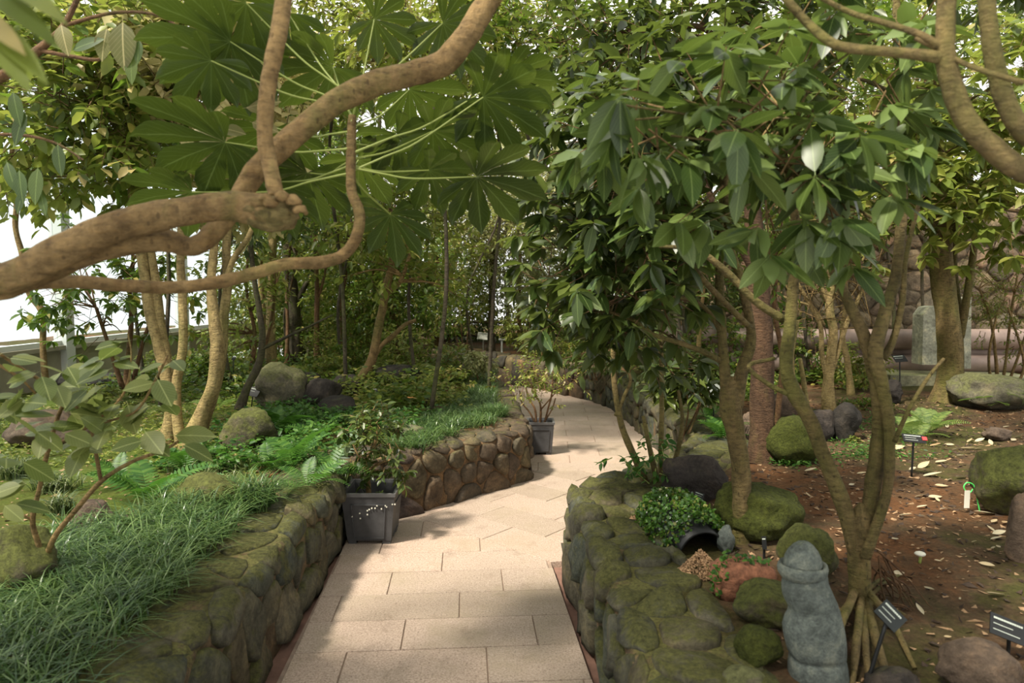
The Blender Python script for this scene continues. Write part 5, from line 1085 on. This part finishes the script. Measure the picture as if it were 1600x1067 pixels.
FL = [(1448,680,9,.36,'pale green fern behind the red-marked label'),(1545,640,8,.42,'pale fern spreading over the long grey rock'),(1590,640,8,.42,'pale fern at the right edge over the long grey rock'),(1425,690,6,.26,'small pale fern left of the red-marked label'),(1520,625,6,.5,'arching fern against the foot of the thick mossy trunk'),
      (1195,660,6,.2,'tiny fern right of the forked tree'),(560,590,7,.3,'light fern behind the black rounded rock'),(340,640,6,.3,'light fern under the leaning tree'),(1245,600,8,.34,'light fern behind the brown rock'),(1010,545,8,.3,'light fern on the far right bed')]
for i, f in enumerate(FL): fern(f[0], f[1], f[2], f[3], f[4], FRL, seed=20+i)
fern(1130,690,11,.34,'deep green jagged fern overhanging the right wall top',FR,seed=40)
fern(1105,655,8,.28,'dark fern beside the white tag',FR,seed=41)
# ground cover nobody could count
def cover(label, poly_w, n, mat, leaf, hgt, seed, clump=.10, wid=1.2):
    rs2 = np.random.RandomState(seed); xs = [a[0] for a in poly_w]; ys = [a[1] for a in poly_w]; c_ = []
    while len(c_) < n:
        x, y = rs2.uniform(min(xs), max(xs)), rs2.uniform(min(ys), max(ys))
        if inside(x, y, poly_w) and (inside(x, y, polyL) or inside(x, y, polyR)) and noise.noise(Vector((x*1.3, y*1.3, seed))) > -.12: c_.append((x, y, hbed(x, y)))
    c_ = np.array(c_); k = 16; Pt = np.repeat(c_, k, axis=0); m_ = len(Pt); hh = rs2.uniform(.2, 1, m_)*np.repeat(rs2.uniform(.4, 1.2, n), k)*hgt
    Pt = Pt + np.c_[rs2.normal(size=(m_, 2))*clump*.55, hh]; D = np.c_[rs2.normal(size=(m_, 2)), rs2.uniform(-.2, .6, m_)]
    V, F = joined_leaves(Pt, D, nrm(rs2.normal(size=(m_, 3))*.45+np.array([0, -.2, 1])), leaf*rs2.uniform(.6, 1.2, m_), wid, 6 if leaf > .045 else 4)
    mk('ground_cover', V, F, M[mat], origin=tuple(c_.mean(axis=0)), label=label, category='ground cover', kind='stuff')
cover('low bright leaves carpeting the left bed around the pale trees', [(-5.4,4.6),(-1.7,4.6),(-.9,6.5),(-1.0,9),(-5.4,9)], 620, 'leaf_light', .045, .07, 801)
cover('taller leafy undergrowth between the middle trees of the left bed', [(-4.8,7.5),(-.6,6.5),(-.7,9.8),(-2,11.5),(-5.2,12)], 520, 'leaf_mid', .07, .26, 802, .16)
cover('leafy undergrowth behind the far grass border', [(-1.9,7.0),(-.55,6.6),(-.8,9.6),(-2.2,10.5)], 240, 'leaf_light', .06, .30, 803, .16)
cover('small dark leaves among the ferns of the left bed', [(-2.6,4.4),(-1.3,4.4),(-.8,5.6),(-.55,6.6),(-2.4,6.6)], 300, 'fern', .05, .15, 804)
cover('leafy undergrowth on the bed beyond the far right wall', [(1.9,6.6),(4.0,7.4),(4.6,9.6),(1.6,11.5),(1.8,8.5)], 480, 'leaf_mid', .06, .25, 805, .16)
cover('bright low plants on the bed at the far bend', [(1.0,11),(3.5,10),(3,14),(1,14)], 260, 'leaf_light', .09, .32, 806, .2)
cover('scattered seedlings and moss sprigs among the right boulders', [(1.9,4.4),(3.0,4.6),(3.4,6.2),(2.4,6.8),(1.95,6)], 150, 'fern', .03, .05, 807)
def bits(label, poly_w, n, mat, seed, size=(.004, .014)):
    rs2 = np.random.RandomState(seed); xs = [a[0] for a in poly_w]; ys = [a[1] for a in poly_w]; V = []
    while len(V) < n*4:
        x, y = rs2.uniform(min(xs), max(xs)), rs2.uniform(min(ys), max(ys))
        if inside(x, y, poly_w) and inside(x, y, polyR if x > 0 else polyL): V += list(np.array([x, y, hbed(x, y)+.004]) + rs2.normal(size=(4, 3))*rs2.uniform(*size)*np.array([1, 1, .35]))
    F = (np.array([[0, 1, 2], [0, 2, 3], [0, 3, 1], [1, 3, 2]])[None] + (np.arange(n)*4)[:, None, None]).reshape(-1, 3)
    V = np.array(V); mk('litter', V, F, M[mat], origin=tuple(V.mean(axis=0)), label=label, category='litter', kind='stuff', smooth=False)
bits('brown crumbs and leaf fragments on the soil of the right bed', [(.8,1.7),(5.2,1.7),(6.5,7.5),(2.0,7.0),(1.0,3.8)], 5200, 'chip', 811)
bits('dark crumbs and bark flakes on the soil of the right bed', [(.8,1.7),(5.2,1.7),(6.5,7.5),(2.0,7.0),(1.0,3.8)], 6000, 'soil', 812, (.004, .018))
bits('brown crumbs on the mossy ground of the left bed', [(-5.5,4.0),(-1.6,2.0),(-1.6,5),(-1,8),(-5.5,8)], 3000, 'chip', 813)
# groundcover plants
for i, (px, py, Y, rx, ry, lab, mt, lf) in enumerate([(640,690,5.9,50,16,'low variegated ground plants behind the potted tree','leaf_mid',.05),(590,700,5.4,46,22,'leafy ground plants left of the grass border','leaf_mid',.05),(545,690,5.7,36,18,'leafy ground plants behind the drooping fern','fern',.05),
        (730,600,8.6,30,14,'leafy clump at the back of the grass border','leaf_mid',.05),(190,720,5.4,60,10,'bright ground plants under the forked pale tree','fern_light',.05),(130,740,4.8,46,9,'bright ground plants by the brown mossy bank stone','fern_light',.05),(350,740,4.7,30,10,'ground plants around the wedge-shaped rock','fern',.04),
        (1240,735,4.6,20,6,'small seedlings in front of the mossy green boulder','fern',.04),(1330,700,5.2,8,6,'tiny white-leaved seedling before the black boulder','leaf_light',.04),(1350,640,6.6,40,14,'low leafy cover under the branching trees','leaf_mid',.05),(1215,650,6.3,24,12,'green plants behind the red-barked trunk','fern',.05)]):
    shrub(px, py, Y, rx, ry, lab, M[mt], lf, 70+i, 'ground_plant', dens=1.3)

# ------------------------------------------------------------------ creeper-covered toppled urn
a_ = P(1032, 800, 3.45); e_ = P(1098, 868, 2.98); ax = nrm(e_-a_); L_ = np.linalg.norm(e_-a_)
urn = thing('toppled_urn', 'toppled black urn smothered in small-leaved creeper with soil spilling from its mouth', 'urn', (a_[0], a_[1], hbed(a_[0], a_[1])))
s1 = nrm(np.cross(ax, np.array([0, 0, 1.0]))); s2 = np.cross(s1, ax)
prof = [(0, .05), (.02, .09), (.12, .125), (.25, .145), (.4, .14), (L_*.85, .118), (L_, .118), (L_+.005, .108), (L_*.85, .105), (.3, .125), (.1, .10)]
prof = [(min(t, L_+.005), r) for t, r in prof]; V = []; F = []; n = 28
c0 = a_.copy()
for (t, r) in prof:
    for k in range(n): an = 2*PI*k/n; V.append(c0 + ax*t + r*(math.cos(an)*s1 + math.sin(an)*s2))
for i in range(len(prof)-1):
    for k in range(n): j = (k+1) % n; F.append((i*n+k, i*n+j, (i+1)*n+j, (i+1)*n+k))
F.append(tuple(range(n))[::-1]); F.append(tuple((len(prof)-1)*n+k for k in range(n)))
mk('body', V, F, M['black'], urn)
rs = np.random.RandomState(700); n = 3600; t = rs.uniform(-.04, L_*.95, n); an = rs.uniform(-.25, PI+.45, n)
rr = np.interp(t, [-.04, 0, .1, .3, L_], [.05, .10, .14, .155, .125]) + rs.uniform(.0, .035, n)
Pt = c0 + ax*t[:, None] + rr[:, None]*(np.cos(an)[:, None]*-s1 + np.sin(an)[:, None]*s2); nn_ = nrm(np.cos(an)[:, None]*-s1 + np.sin(an)[:, None]*s2)
D_ = nrm(rs.normal(size=(n, 3)) + nn_*.3 + np.array([0, 0, -.4])); hole = np.linalg.norm(Pt - P(1046, 792, 3.25), axis=1) > .05
V, F = joined_leaves(Pt[hole], D_[hole], nrm(nn_+rs.normal(size=(n, 3))*.5)[hole], rs.uniform(.012, .024, n)[hole], 1.9, 6); mk('creeper', V, F, M['creeper'], urn, kind='stuff')
V, F = tube([(*(P(1046,794,3.27)+np.array([-.03,0,0])), .012), (*(P(1046,784,3.25)), .014), (*(P(1046,794,3.27)+np.array([.035,0,0])), .012)], 7, 5); mk('handle', V, F, M['black'], urn)
def chips(parent, c_, rad, n, mat, name='spilled_soil', h=.05, size=(.004, .010)):
    V = []; F = []; k = 0
    for _ in range(n):
        a = rs.uniform(0, 2*PI); r = rad*rs.uniform(0, 1)**.5; z = h*(1-r/rad)
        p = np.array([c_[0]+math.cos(a)*r, c_[1]+math.sin(a)*r*.8, c_[2]+z]); s = rs.uniform(*size); q = p + rs.normal(size=(4, 3))*s
        V += list(q); F += [(k, k+1, k+2), (k, k+2, k+3), (k, k+3, k+1), (k+1, k+3, k+2)]; k += 4
    return mk(name, V, F, mat, parent, kind='stuff', smooth=False)
g_ = GB(1098, 902); chips(urn, (g_[0], g_[1]+.03, g_[2]+.01), .09, 2600, M['chip'], h=.095, size=(.002,.0045))
def blob_obj(name, c_, dims, mat, parent, seed, facets=0, e=2.0, rough=.08):
    bm = bmesh.new(); bmesh.ops.create_icosphere(bm, subdivisions=4, radius=1); V = []
    for v in bm.verts:
        d = np.array(v.co); s = (abs(d[0])**e+abs(d[1])**e+abs(d[2])**e)**(-1/e); V.append(d*s*(1+rough*noise.noise(Vector(d*5+seed))+rough*.6*noise.noise(Vector(d*14+seed))))
    F = [[x.index for x in f.verts] for f in bm.faces]; bm.free(); return mk(name, np.array(V)*np.array(dims)+np.array(c_), F, mat, parent)
g_ = GB(1168, 938); cb = thing('fibre_block', 'rusty brown fibre block planter with a fringe of seedlings', 'planter', tuple(g_))
blob_obj('block', g_+np.array([.0, .06, .055]), (.12, .085, .08), M['coir'], cb, 3, e=3.2)
g2 = g_+np.array([0, .06, .06]); n = 200; an = rs.uniform(0, 2*PI, n); Pt = np.vstack([g2+np.c_[-.105+rs.normal(size=90)*.018, -.04+rs.normal(size=90)*.02, rs.uniform(-.06, .07, 90)], g2+np.c_[rs.uniform(-.1, .1, 110), rs.uniform(-.06, .05, 110), .07+rs.uniform(0, .02, 110)]])
keepn = np.r_[np.arange(90), np.arange(90, 140)]; Pt = Pt[keepn]; n = len(Pt)
V, F = joined_leaves(Pt, rs.normal(size=(n, 3))+np.array([0, -.2, .5]), nrm(rs.normal(size=(n, 3))*.4+np.array([0, -.4, 1])), rs.uniform(.014, .026, n), 1.7, 6); mk('seedlings', V, F, M['fern'], cb, kind='stuff')
g_ = GB(995, 822); sb = thing('soil_bowl', 'shallow grey bowl of brown chips wedged beside the creeper urn', 'bowl', tuple(g_+np.array([0, 0, .02])))
pr = [(.02, 0), (.045, .005), (.062, .03), (.058, .032), (.042, .012), (.0, .01)]; V = []; F = []; n = 20
for r, z in pr:
    for k in range(n): V.append(g_+np.array([r*math.cos(2*PI*k/n), r*math.sin(2*PI*k/n), .02+z]))
for i in range(len(pr)-1):
    for k in range(n): j = (k+1) % n; F.append((i*n+k, i*n+j, (i+1)*n+j, (i+1)*n+k))
F.append(tuple(range(n))[::-1]); mk('bowl', V, F, M['rock_grey'], sb); chips(sb, g_+np.array([0, 0, .035]), .045, 200, M['chip'], 'chips', .012)

# ------------------------------------------------------------------ stone figure
YS = 2.03; k_ = YS/FPX/4.318
rows = [(286,262,400),(290,220,444),(300,200,466),(320,188,478),(340,184,484),(354,184,486),(372,186,490),(400,182,498),(440,184,514),(480,192,532),(515,208,546),(545,224,556),(560,232,562),(600,224,570),(640,204,577),(690,189,585),(740,196,590),(790,206,596),(840,216,602),(870,226,606),(884,238,604),(900,232,606),(950,222,614),(1000,224,624),(1067,232,640),(1130,226,652),(1185,222,660)]
sg = GB(1262, 1105); st = thing('stone_figure', 'grey basalt grandfather-like statue with a brimmed hat on the bottom edge', 'statue', tuple(P(1275, 455+1.18*FPX/YS, YS)))
V = []; F = []; n = 56
for i, (zy, xl, xr) in enumerate(rows):
    c_ = P(1180+(xl+xr)/2/4.318, 820+zy/4.318, YS); hw = (xr-xl)/2*k_
    for k in range(n):
        a = 2*PI*k/n; ca, sa = math.cos(a), math.sin(a); e = 2.4 if zy > 380 else 2.0; s = (abs(ca)**e+abs(sa)**e)**(-1/e); dep = .88 if zy < 380 else .80
        x, y = ca*s*hw, sa*s*hw*dep; fr = max(0, -sa); face = math.atan2(sa, ca)
        # features look toward the lower left: nose, eyes, mouth, beard, folded arms
        fa = -PI/2-.25; df = (a-2*PI if a > PI else a)-fa; bumpv = 0
        g = lambda z0, sz, a0, sa_: math.exp(-((zy-z0)/sz)**2-((df-a0)/sa_)**2)
        bumpv += .015*g(440, 40, 0, .16) - .009*g(405, 18, .40, .22) - .009*g(405, 18, -.40, .22) + .007*g(410, 9, .40, .14) + .007*g(410, 9, -.40, .14) - .005*g(500, 7, 0, .4) + .005*g(518, 10, 0, .4)
        bumpv += .005*g(690, 26, .1, .8) - .005*g(652, 9, .2, .8) + .005*g(815, 30, .1, 1.1) - .006*g(768, 9, .1, 1.0) - .007*g(880, 8, 0, 1.6) + .005*g(730, 100, 1.25, .22) + .004*g(600, 20, 0, .5)
        bumpv += noise.noise(Vector((x*28, y*28, zy*.012)))*.0035
        r = math.hypot(x, y)+1e-6; V.append(c_ + np.array([x*(1+bumpv/r), y*(1+bumpv/r), 0]))
for i in range(len(rows)-1):
    for k in range(n): j = (k+1) % n; F.append((i*n+k, (i+1)*n+k, (i+1)*n+j, i*n+j))
F.append(tuple(range(n))[::-1][::-1]); F.append(tuple((len(rows)-1)*n+k for k in range(n))[::-1])
mk('body', V, F, M['basalt'], st)
hc = P(1180+320/4.318, 820+296/4.318, YS)
def rev(prof, c_, n=48, ex=1.0, ey=.9, seed=0):
    V = []; F = []
    for (r_, z_) in prof:
        for k in range(n):
            a = 2*PI*k/n; j_ = 1+.035*noise.noise(Vector((math.cos(a)*2, math.sin(a)*2, z_*30+seed))); V.append((c_[0]+math.cos(a)*r_*ex*j_, c_[1]+math.sin(a)*r_*ey*j_, c_[2]+z_))
    for i in range(len(prof)-1):
        for k in range(n): j = (k+1) % n; F.append((i*n+k, i*n+j, (i+1)*n+j, (i+1)*n+k))
    F.append(tuple(range(n))[::-1]); F.append(tuple((len(prof)-1)*n+k for k in range(n))); return V, F
V, F = rev([(.055,-.012),(.058,.0),(.057,.018),(.053,.038),(.044,.057),(.031,.073),(.018,.083),(.006,.087)], hc); hat = mk('hat', V, F, M['basalt'], st)
V, F = rev([(.050,-.030),(.062,-.026),(.071,-.012),(.0745,.004),(.072,.015),(.066,.018),(.060,.012),(.055,.002),(.048,.0)], hc); mk('brim', V, F, M['basalt'], hat)

# ------------------------------------------------------------------ labels and stakes
def label_sign(px, py, pbase, wpx, hpx, ang, lab, plate, textm=None, lines=3, red=False, name='plant_label', dep=.0, tilt=.75, stake='black', sw=.006, lean=0, face=0.0, white=False, sxoff=0):
    g_ = GB(px+lean+sxoff, pbase); Y = g_[1]; c_ = P(px, py, Y-.01); k = Y/FPX; w_, h_ = wpx*k, hpx*k/max(.45, math.sin(tilt+.25))
    root = thing(name, lab, 'sign' if white else 'plant label', tuple(g_))
    R = (Matrix.Rotation(face, 3, 'Z') @ Matrix.Rotation(tilt, 3, 'X') @ Matrix.Rotation(ang, 3, 'Z'))
    b = MB(); b.box(c_, (w_, h_, .004), np.array(R)); plate_o = b.build('plate', M[plate], root)
    V, F = tube([(g_[0], g_[1], g_[2]-.03, sw), (g_[0]*.5+c_[0]*.5, g_[1]*.5+c_[1]*.5, (g_[2]+c_[2])/2, sw), (c_[0]+(g_[0]-c_[0])*.05, c_[1]+.004, c_[2]-.004, sw)], 6, 2, 0, True); mk('stake', V, F, M[stake], root)
    if textm:
        b = MB(); rs2 = np.random.RandomState(int(px)); Rn = np.array(R)
        for l in range(lines):
            yy = h_*(.30-.27*l); x = -w_*.42; end = w_*(.30 if l == 0 else rs2.uniform(.05, .25)); th_ = h_*(.085 if l == 0 else .035)
            while x < end:
                cw = th_*rs2.uniform(.7, 1.0); q = Rn @ np.array([x+cw/2, yy, .0026]); b.box(c_+q, (cw, th_, .001), Rn); x += cw*1.22
        b.build('lettering', M[textm], plate_o)
    if red:
        b = MB(); q = np.array(R) @ np.array([w_*.47, h_*.05, .004]); b.box(c_+q, (w_*.2, h_*.42, .005), np.array(R)); b.build('red_marker', M['red_mark'], plate_o)
    return root
label_sign(1428,685,745,34,13,-.12,'black plant label with a red square on the orange soil','black','sign_text',3,True,lean=-4)
label_sign(1406,560,628,20,12,.1,'black plant label left of the thick mossy trunk','black','sign_text',2)
label_sign(1391,962,1075,40,30,-.95,'dark tilted plant label among the bare roots','black_gloss','sign_text',3,lean=-42,tilt=.9)
label_sign(1578,984,1030,60,32,-.42,'large black plant label tilted at the right edge above the round boulder','black','sign_text',3,lean=-4,tilt=.9)
label_sign(1092,775,802,15,12,-.4,'tiny black plant label behind the creeper urn','black','sign_text',3,tilt=.9)
label_sign(1194,848,872,7,20,0,'narrow black label holder with a clear rim right of the forked trunk','black','sign_text',1,tilt=1.3)
label_sign(1115,606,660,26,13,.75,'crooked white plate above the right wall','white_sign','black',1,tilt=.75,white=True,name='white_plate')
label_sign(755,525,547,18,12,-.1,'small white sign by the dark far trunk','white_sign','black',2,tilt=.9,white=True,name='white_plate',sw=.012,stake='white_metal')
label_sign(396,612,640,20,15,-.25,'black plant label in front of the leaning tree','black','sign_text',2,lean=-4)
label_sign(586,610,626,8,6,0,'small black label in front of the wide black rock','black','sign_text',1)
label_sign(365,560,612,6,5,0,'thin black stake label beyond the forked tree','black','sign_text',1)
label_sign(196,690,738,6,6,0,'black stake behind the large grey-green leaves','black','sign_text',1,lean=-1)
b_ = P(784,538,12.95); wp = thing('white_post', 'thin white post with a small top at the far bend', 'post', (b_[0], 12.95, .42))
b = MB(); b.box((b_[0], 12.95, .54), (.03, .03, .27)); b.build('post', M['white_metal'], wp); b = MB(); b.box((b_[0], 12.95, .69), (.12, .06, .025)); b.build('top', M['white_metal'], wp)
# green hook with a hanging tag
g_ = GB(1532, 800); hk = thing('hook_stake', 'bright green looped stake with a white tag on the soil', 'stake', tuple(g_))
Yh = g_[1]
V, F = tube([(*P(1531,800,Yh), .0035), (*P(1527,780,Yh), .0035), (*P(1523,762,Yh), .0035), (*P(1519,756,Yh), .0035), (*P(1511,754,Yh), .0035), (*P(1506,760,Yh), .0035), (*P(1509,767,Yh), .0035), (*P(1516,769,Yh), .0035), (*P(1520,764,Yh), .0035)], 7, 5, 0); mk('hook', V, F, M['green_plastic'], hk)
b = MB(); c_ = P(1511, 780, Yh-.01); b.box(c_, (.028, .003, .095)); b.build('tag', M['tag_white'], hk)

# ------------------------------------------------------------------ pipes and their supports
for (zy, r, lab) in [(530, .13, 'topmost of the three fat grey-brown pipes below the stone wall'), (549, .115, 'middle one of the three grey-brown pipes below the stone wall'), (567, .115, 'lowest of the three grey-brown pipes below the stone wall')]:
    Yp = 8.6 if zy != 549 else 8.75; z = P(1400, zy, Yp)[2]; V, F = tube([(2.2, Yp+1.0, z, r), (3.2, Yp+.2, z, r), (4.0, Yp, z, r), (7, Yp, z, r), (12, Yp, z, r)], 20, 6, 0, True); mk('pipe', V, F, M['pipe'], label=lab, category='pipe')
def prism(name, poly_xz, y0, y1, mat, **k):
    n = len(poly_xz); V = [(x, y0, z) for x, z in poly_xz]+[(x, y1, z) for x, z in poly_xz]; F = [tuple(range(n)), tuple(range(n, 2*n))[::-1]]
    for i in range(n): j = (i+1) % n; F.append((i, i+n, j+n, j))
    return mk(name, V, F, mat, smooth=False, **k)
def pxz(L, Y): return [(P(a, b_, Y)[0], P(a, b_, Y)[2]) for a, b_ in L]
prism('pipe_support', pxz([(1441,570),(1443,492),(1452,480),(1462,478),(1466,490),(1466,570)], 8.1), 8.1, 8.32, M['plinth'], label='pale round-shouldered concrete slab left of the thick mossy trunk', category='pipe support')
prism('pipe_support', pxz([(1497,576),(1497,466),(1518,464),(1517,576)], 8.0), 8.0, 8.22, M['plinth'], label='pale square-topped concrete slab right of the thick mossy trunk', category='pipe support')
prism('concrete_kerb', pxz([(1385,622),(1392,586),(1640,592),(1640,632)], 7.9), 7.9, 9.1, M['concrete'], label='low mossy concrete kerb carrying the pipes', category='kerb')
# dark rail fence beyond the far bend
for k in range(2):
    V, F = tube([(-4, 14.6, .95-.28*k, .035), (4.2, 14.3, .95-.28*k, .035)], 8, 3, 0); mk('rail', V, F, M['bark_dark'] if k else M['rock_grey'], label=['upper rail of the low fence beyond the far bend', 'lower dark rail of the low fence beyond the far bend'][k], category='fence rail')
b = MB()
# ------------------------------------------------------------------ fallen leaves
LPX = [(1442,730,26,.2),(1455,745,30,-.7),(1484,752,16,.8),(1470,762,20,-.2),(1502,748,24,.5),(1438,778,22,.0),(1460,780,26,.1),(1465,784,12,1.3),(1440,795,20,.4),(1473,798,12,.1),(1484,798,14,-.1),(1503,800,12,-.9),(1415,808,22,.0),(1440,809,12,.1),(1538,805,32,-.4),(1553,818,20,.3),(1548,830,20,1.4),(1570,820,22,.8),(1560,836,24,.3),(1556,845,22,0),(1552,860,18,1.0),(1560,858,12,1.2),(1541,886,24,-.9),(1555,933,34,-.15),(1451,924,20,-1.1),(1437,957,24,1.5),(1403,900,24,.1),(1427,905,16,0),(1472,878,10,.2),(1465,880,12,-.1),(1398,703,30,.05),(1372,705,18,.3),(1460,698,18,-.2),(1483,697,14,-.6),(1492,704,10,-.3),(1512,703,24,-.05),(1528,703,16,.2),(1500,714,12,-.3),(1470,724,22,0),(1533,724,14,0),(1558,720,16,.1),(1561,687,30,.35),(1548,694,16,1.3),(1583,690,18,.5),(1592,684,22,.4),(1530,690,16,.2),(1515,691,16,.3),(1572,669,14,0),(1266,737,20,0),(1262,776,16,1.4),(1160,832,18,.6),(1346,742,16,.2),(1500,666,14,.3),(1542,645,12,.4),(1455,660,12,1.1),(1480,668,14,1.2),(1425,735,14,.4),(1390,740,14,.1),(1410,760,14,-.3),(1455,842,18,.05),(1398,846,16,.1),(1330,760,12,.3),(1522,850,12,.3),(1505,870,10,.1),(1350,1000,18,.2),(1480,1000,14,.3),(1500,940,10,1)]
flm = [(1428,735,'around the red-marked plant label'),(1515,790,'around the green looped stake'),(1565,690,'near the long grey rock under the ferns'),(1555,845,'piled against the brown slab and dark boulder'),(1430,900,'behind the bare roots and the toadstool'),(1560,935,'above the large tilted plant label'),(1265,760,'on the moss near the big moss-covered mound'),(1400,985,'in front of the bare roots')]
for i, (px, py, sz, an) in enumerate(LPX):
    g_ = GB(px, py); L_ = sz*1.0*g_[1]/FPX; R = Matrix.Translation(Vector(g_)+Vector((0, 0, .012))) @ Matrix.Rotation(an+RNG.uniform(-.3, .3), 4, 'Z') @ Matrix.Rotation(RNG.uniform(-.35, .25), 4, 'Y') @ Matrix.Rotation(RNG.uniform(-.6, .6), 4, 'X') @ Matrix.Scale(L_, 4) @ Matrix.Translation((-.5, 0, 0))
    link_copy(LMESH['dry'], 'fallen_leaf', R, None, label=('large pale' if sz >= 22 else 'tiny pale' if sz <= 14 else 'small pale')+' fallen leaf lying '+min(flm, key=lambda t: (t[0]-px)**2+(t[1]-py)**2)[2], category='leaf', group=('large' if sz >= 22 else 'tiny' if sz <= 14 else 'small')+' fallen leaves '+min(flm, key=lambda t: (t[0]-px)**2+(t[1]-py)**2)[2])
g_ = GB(1437, 880); mshr = thing('mushroom', 'pinkish white toadstool on a green stalk behind the bare roots', 'mushroom', tuple(g_))
V, F = tube([(*g_, .006), (g_[0]+.003, g_[1], g_[2]+.035, .006)], 7, 3); mk('stalk', V, F, M['petiole'], mshr); blob_obj('cap', g_+np.array([0, 0, .042]), (.022, .02, .010), M['tag_white'], mshr, 2)
g_ = GB(642, 642); op = thing('orange_flower', 'small orange bloom resting on the dark grass border', 'flower', tuple(g_+np.array([0, 0, .08])))
for k in range(5):
    a = k*2*PI/5; Mx = Matrix.Translation(Vector(g_)+Vector((0, 0, .12))) @ Matrix.Rotation(a, 4, 'Z') @ Matrix.Rotation(-.5, 4, 'Y') @ Matrix.Scale(.05, 4)
    V, F, uv = leaf_template(3, .7, .15, .1); link_copy(mesh_data('petal', V, F, M['orange_petal'], True, uv) if k == 0 else bpy.data.objects['petal'].data, 'petal', Mx, op)
V, F = tube([(*g_, .004), (g_[0], g_[1], g_[2]+.12, .003)], 5, 3); mk('stalk', V, F, M['petiole'], op)
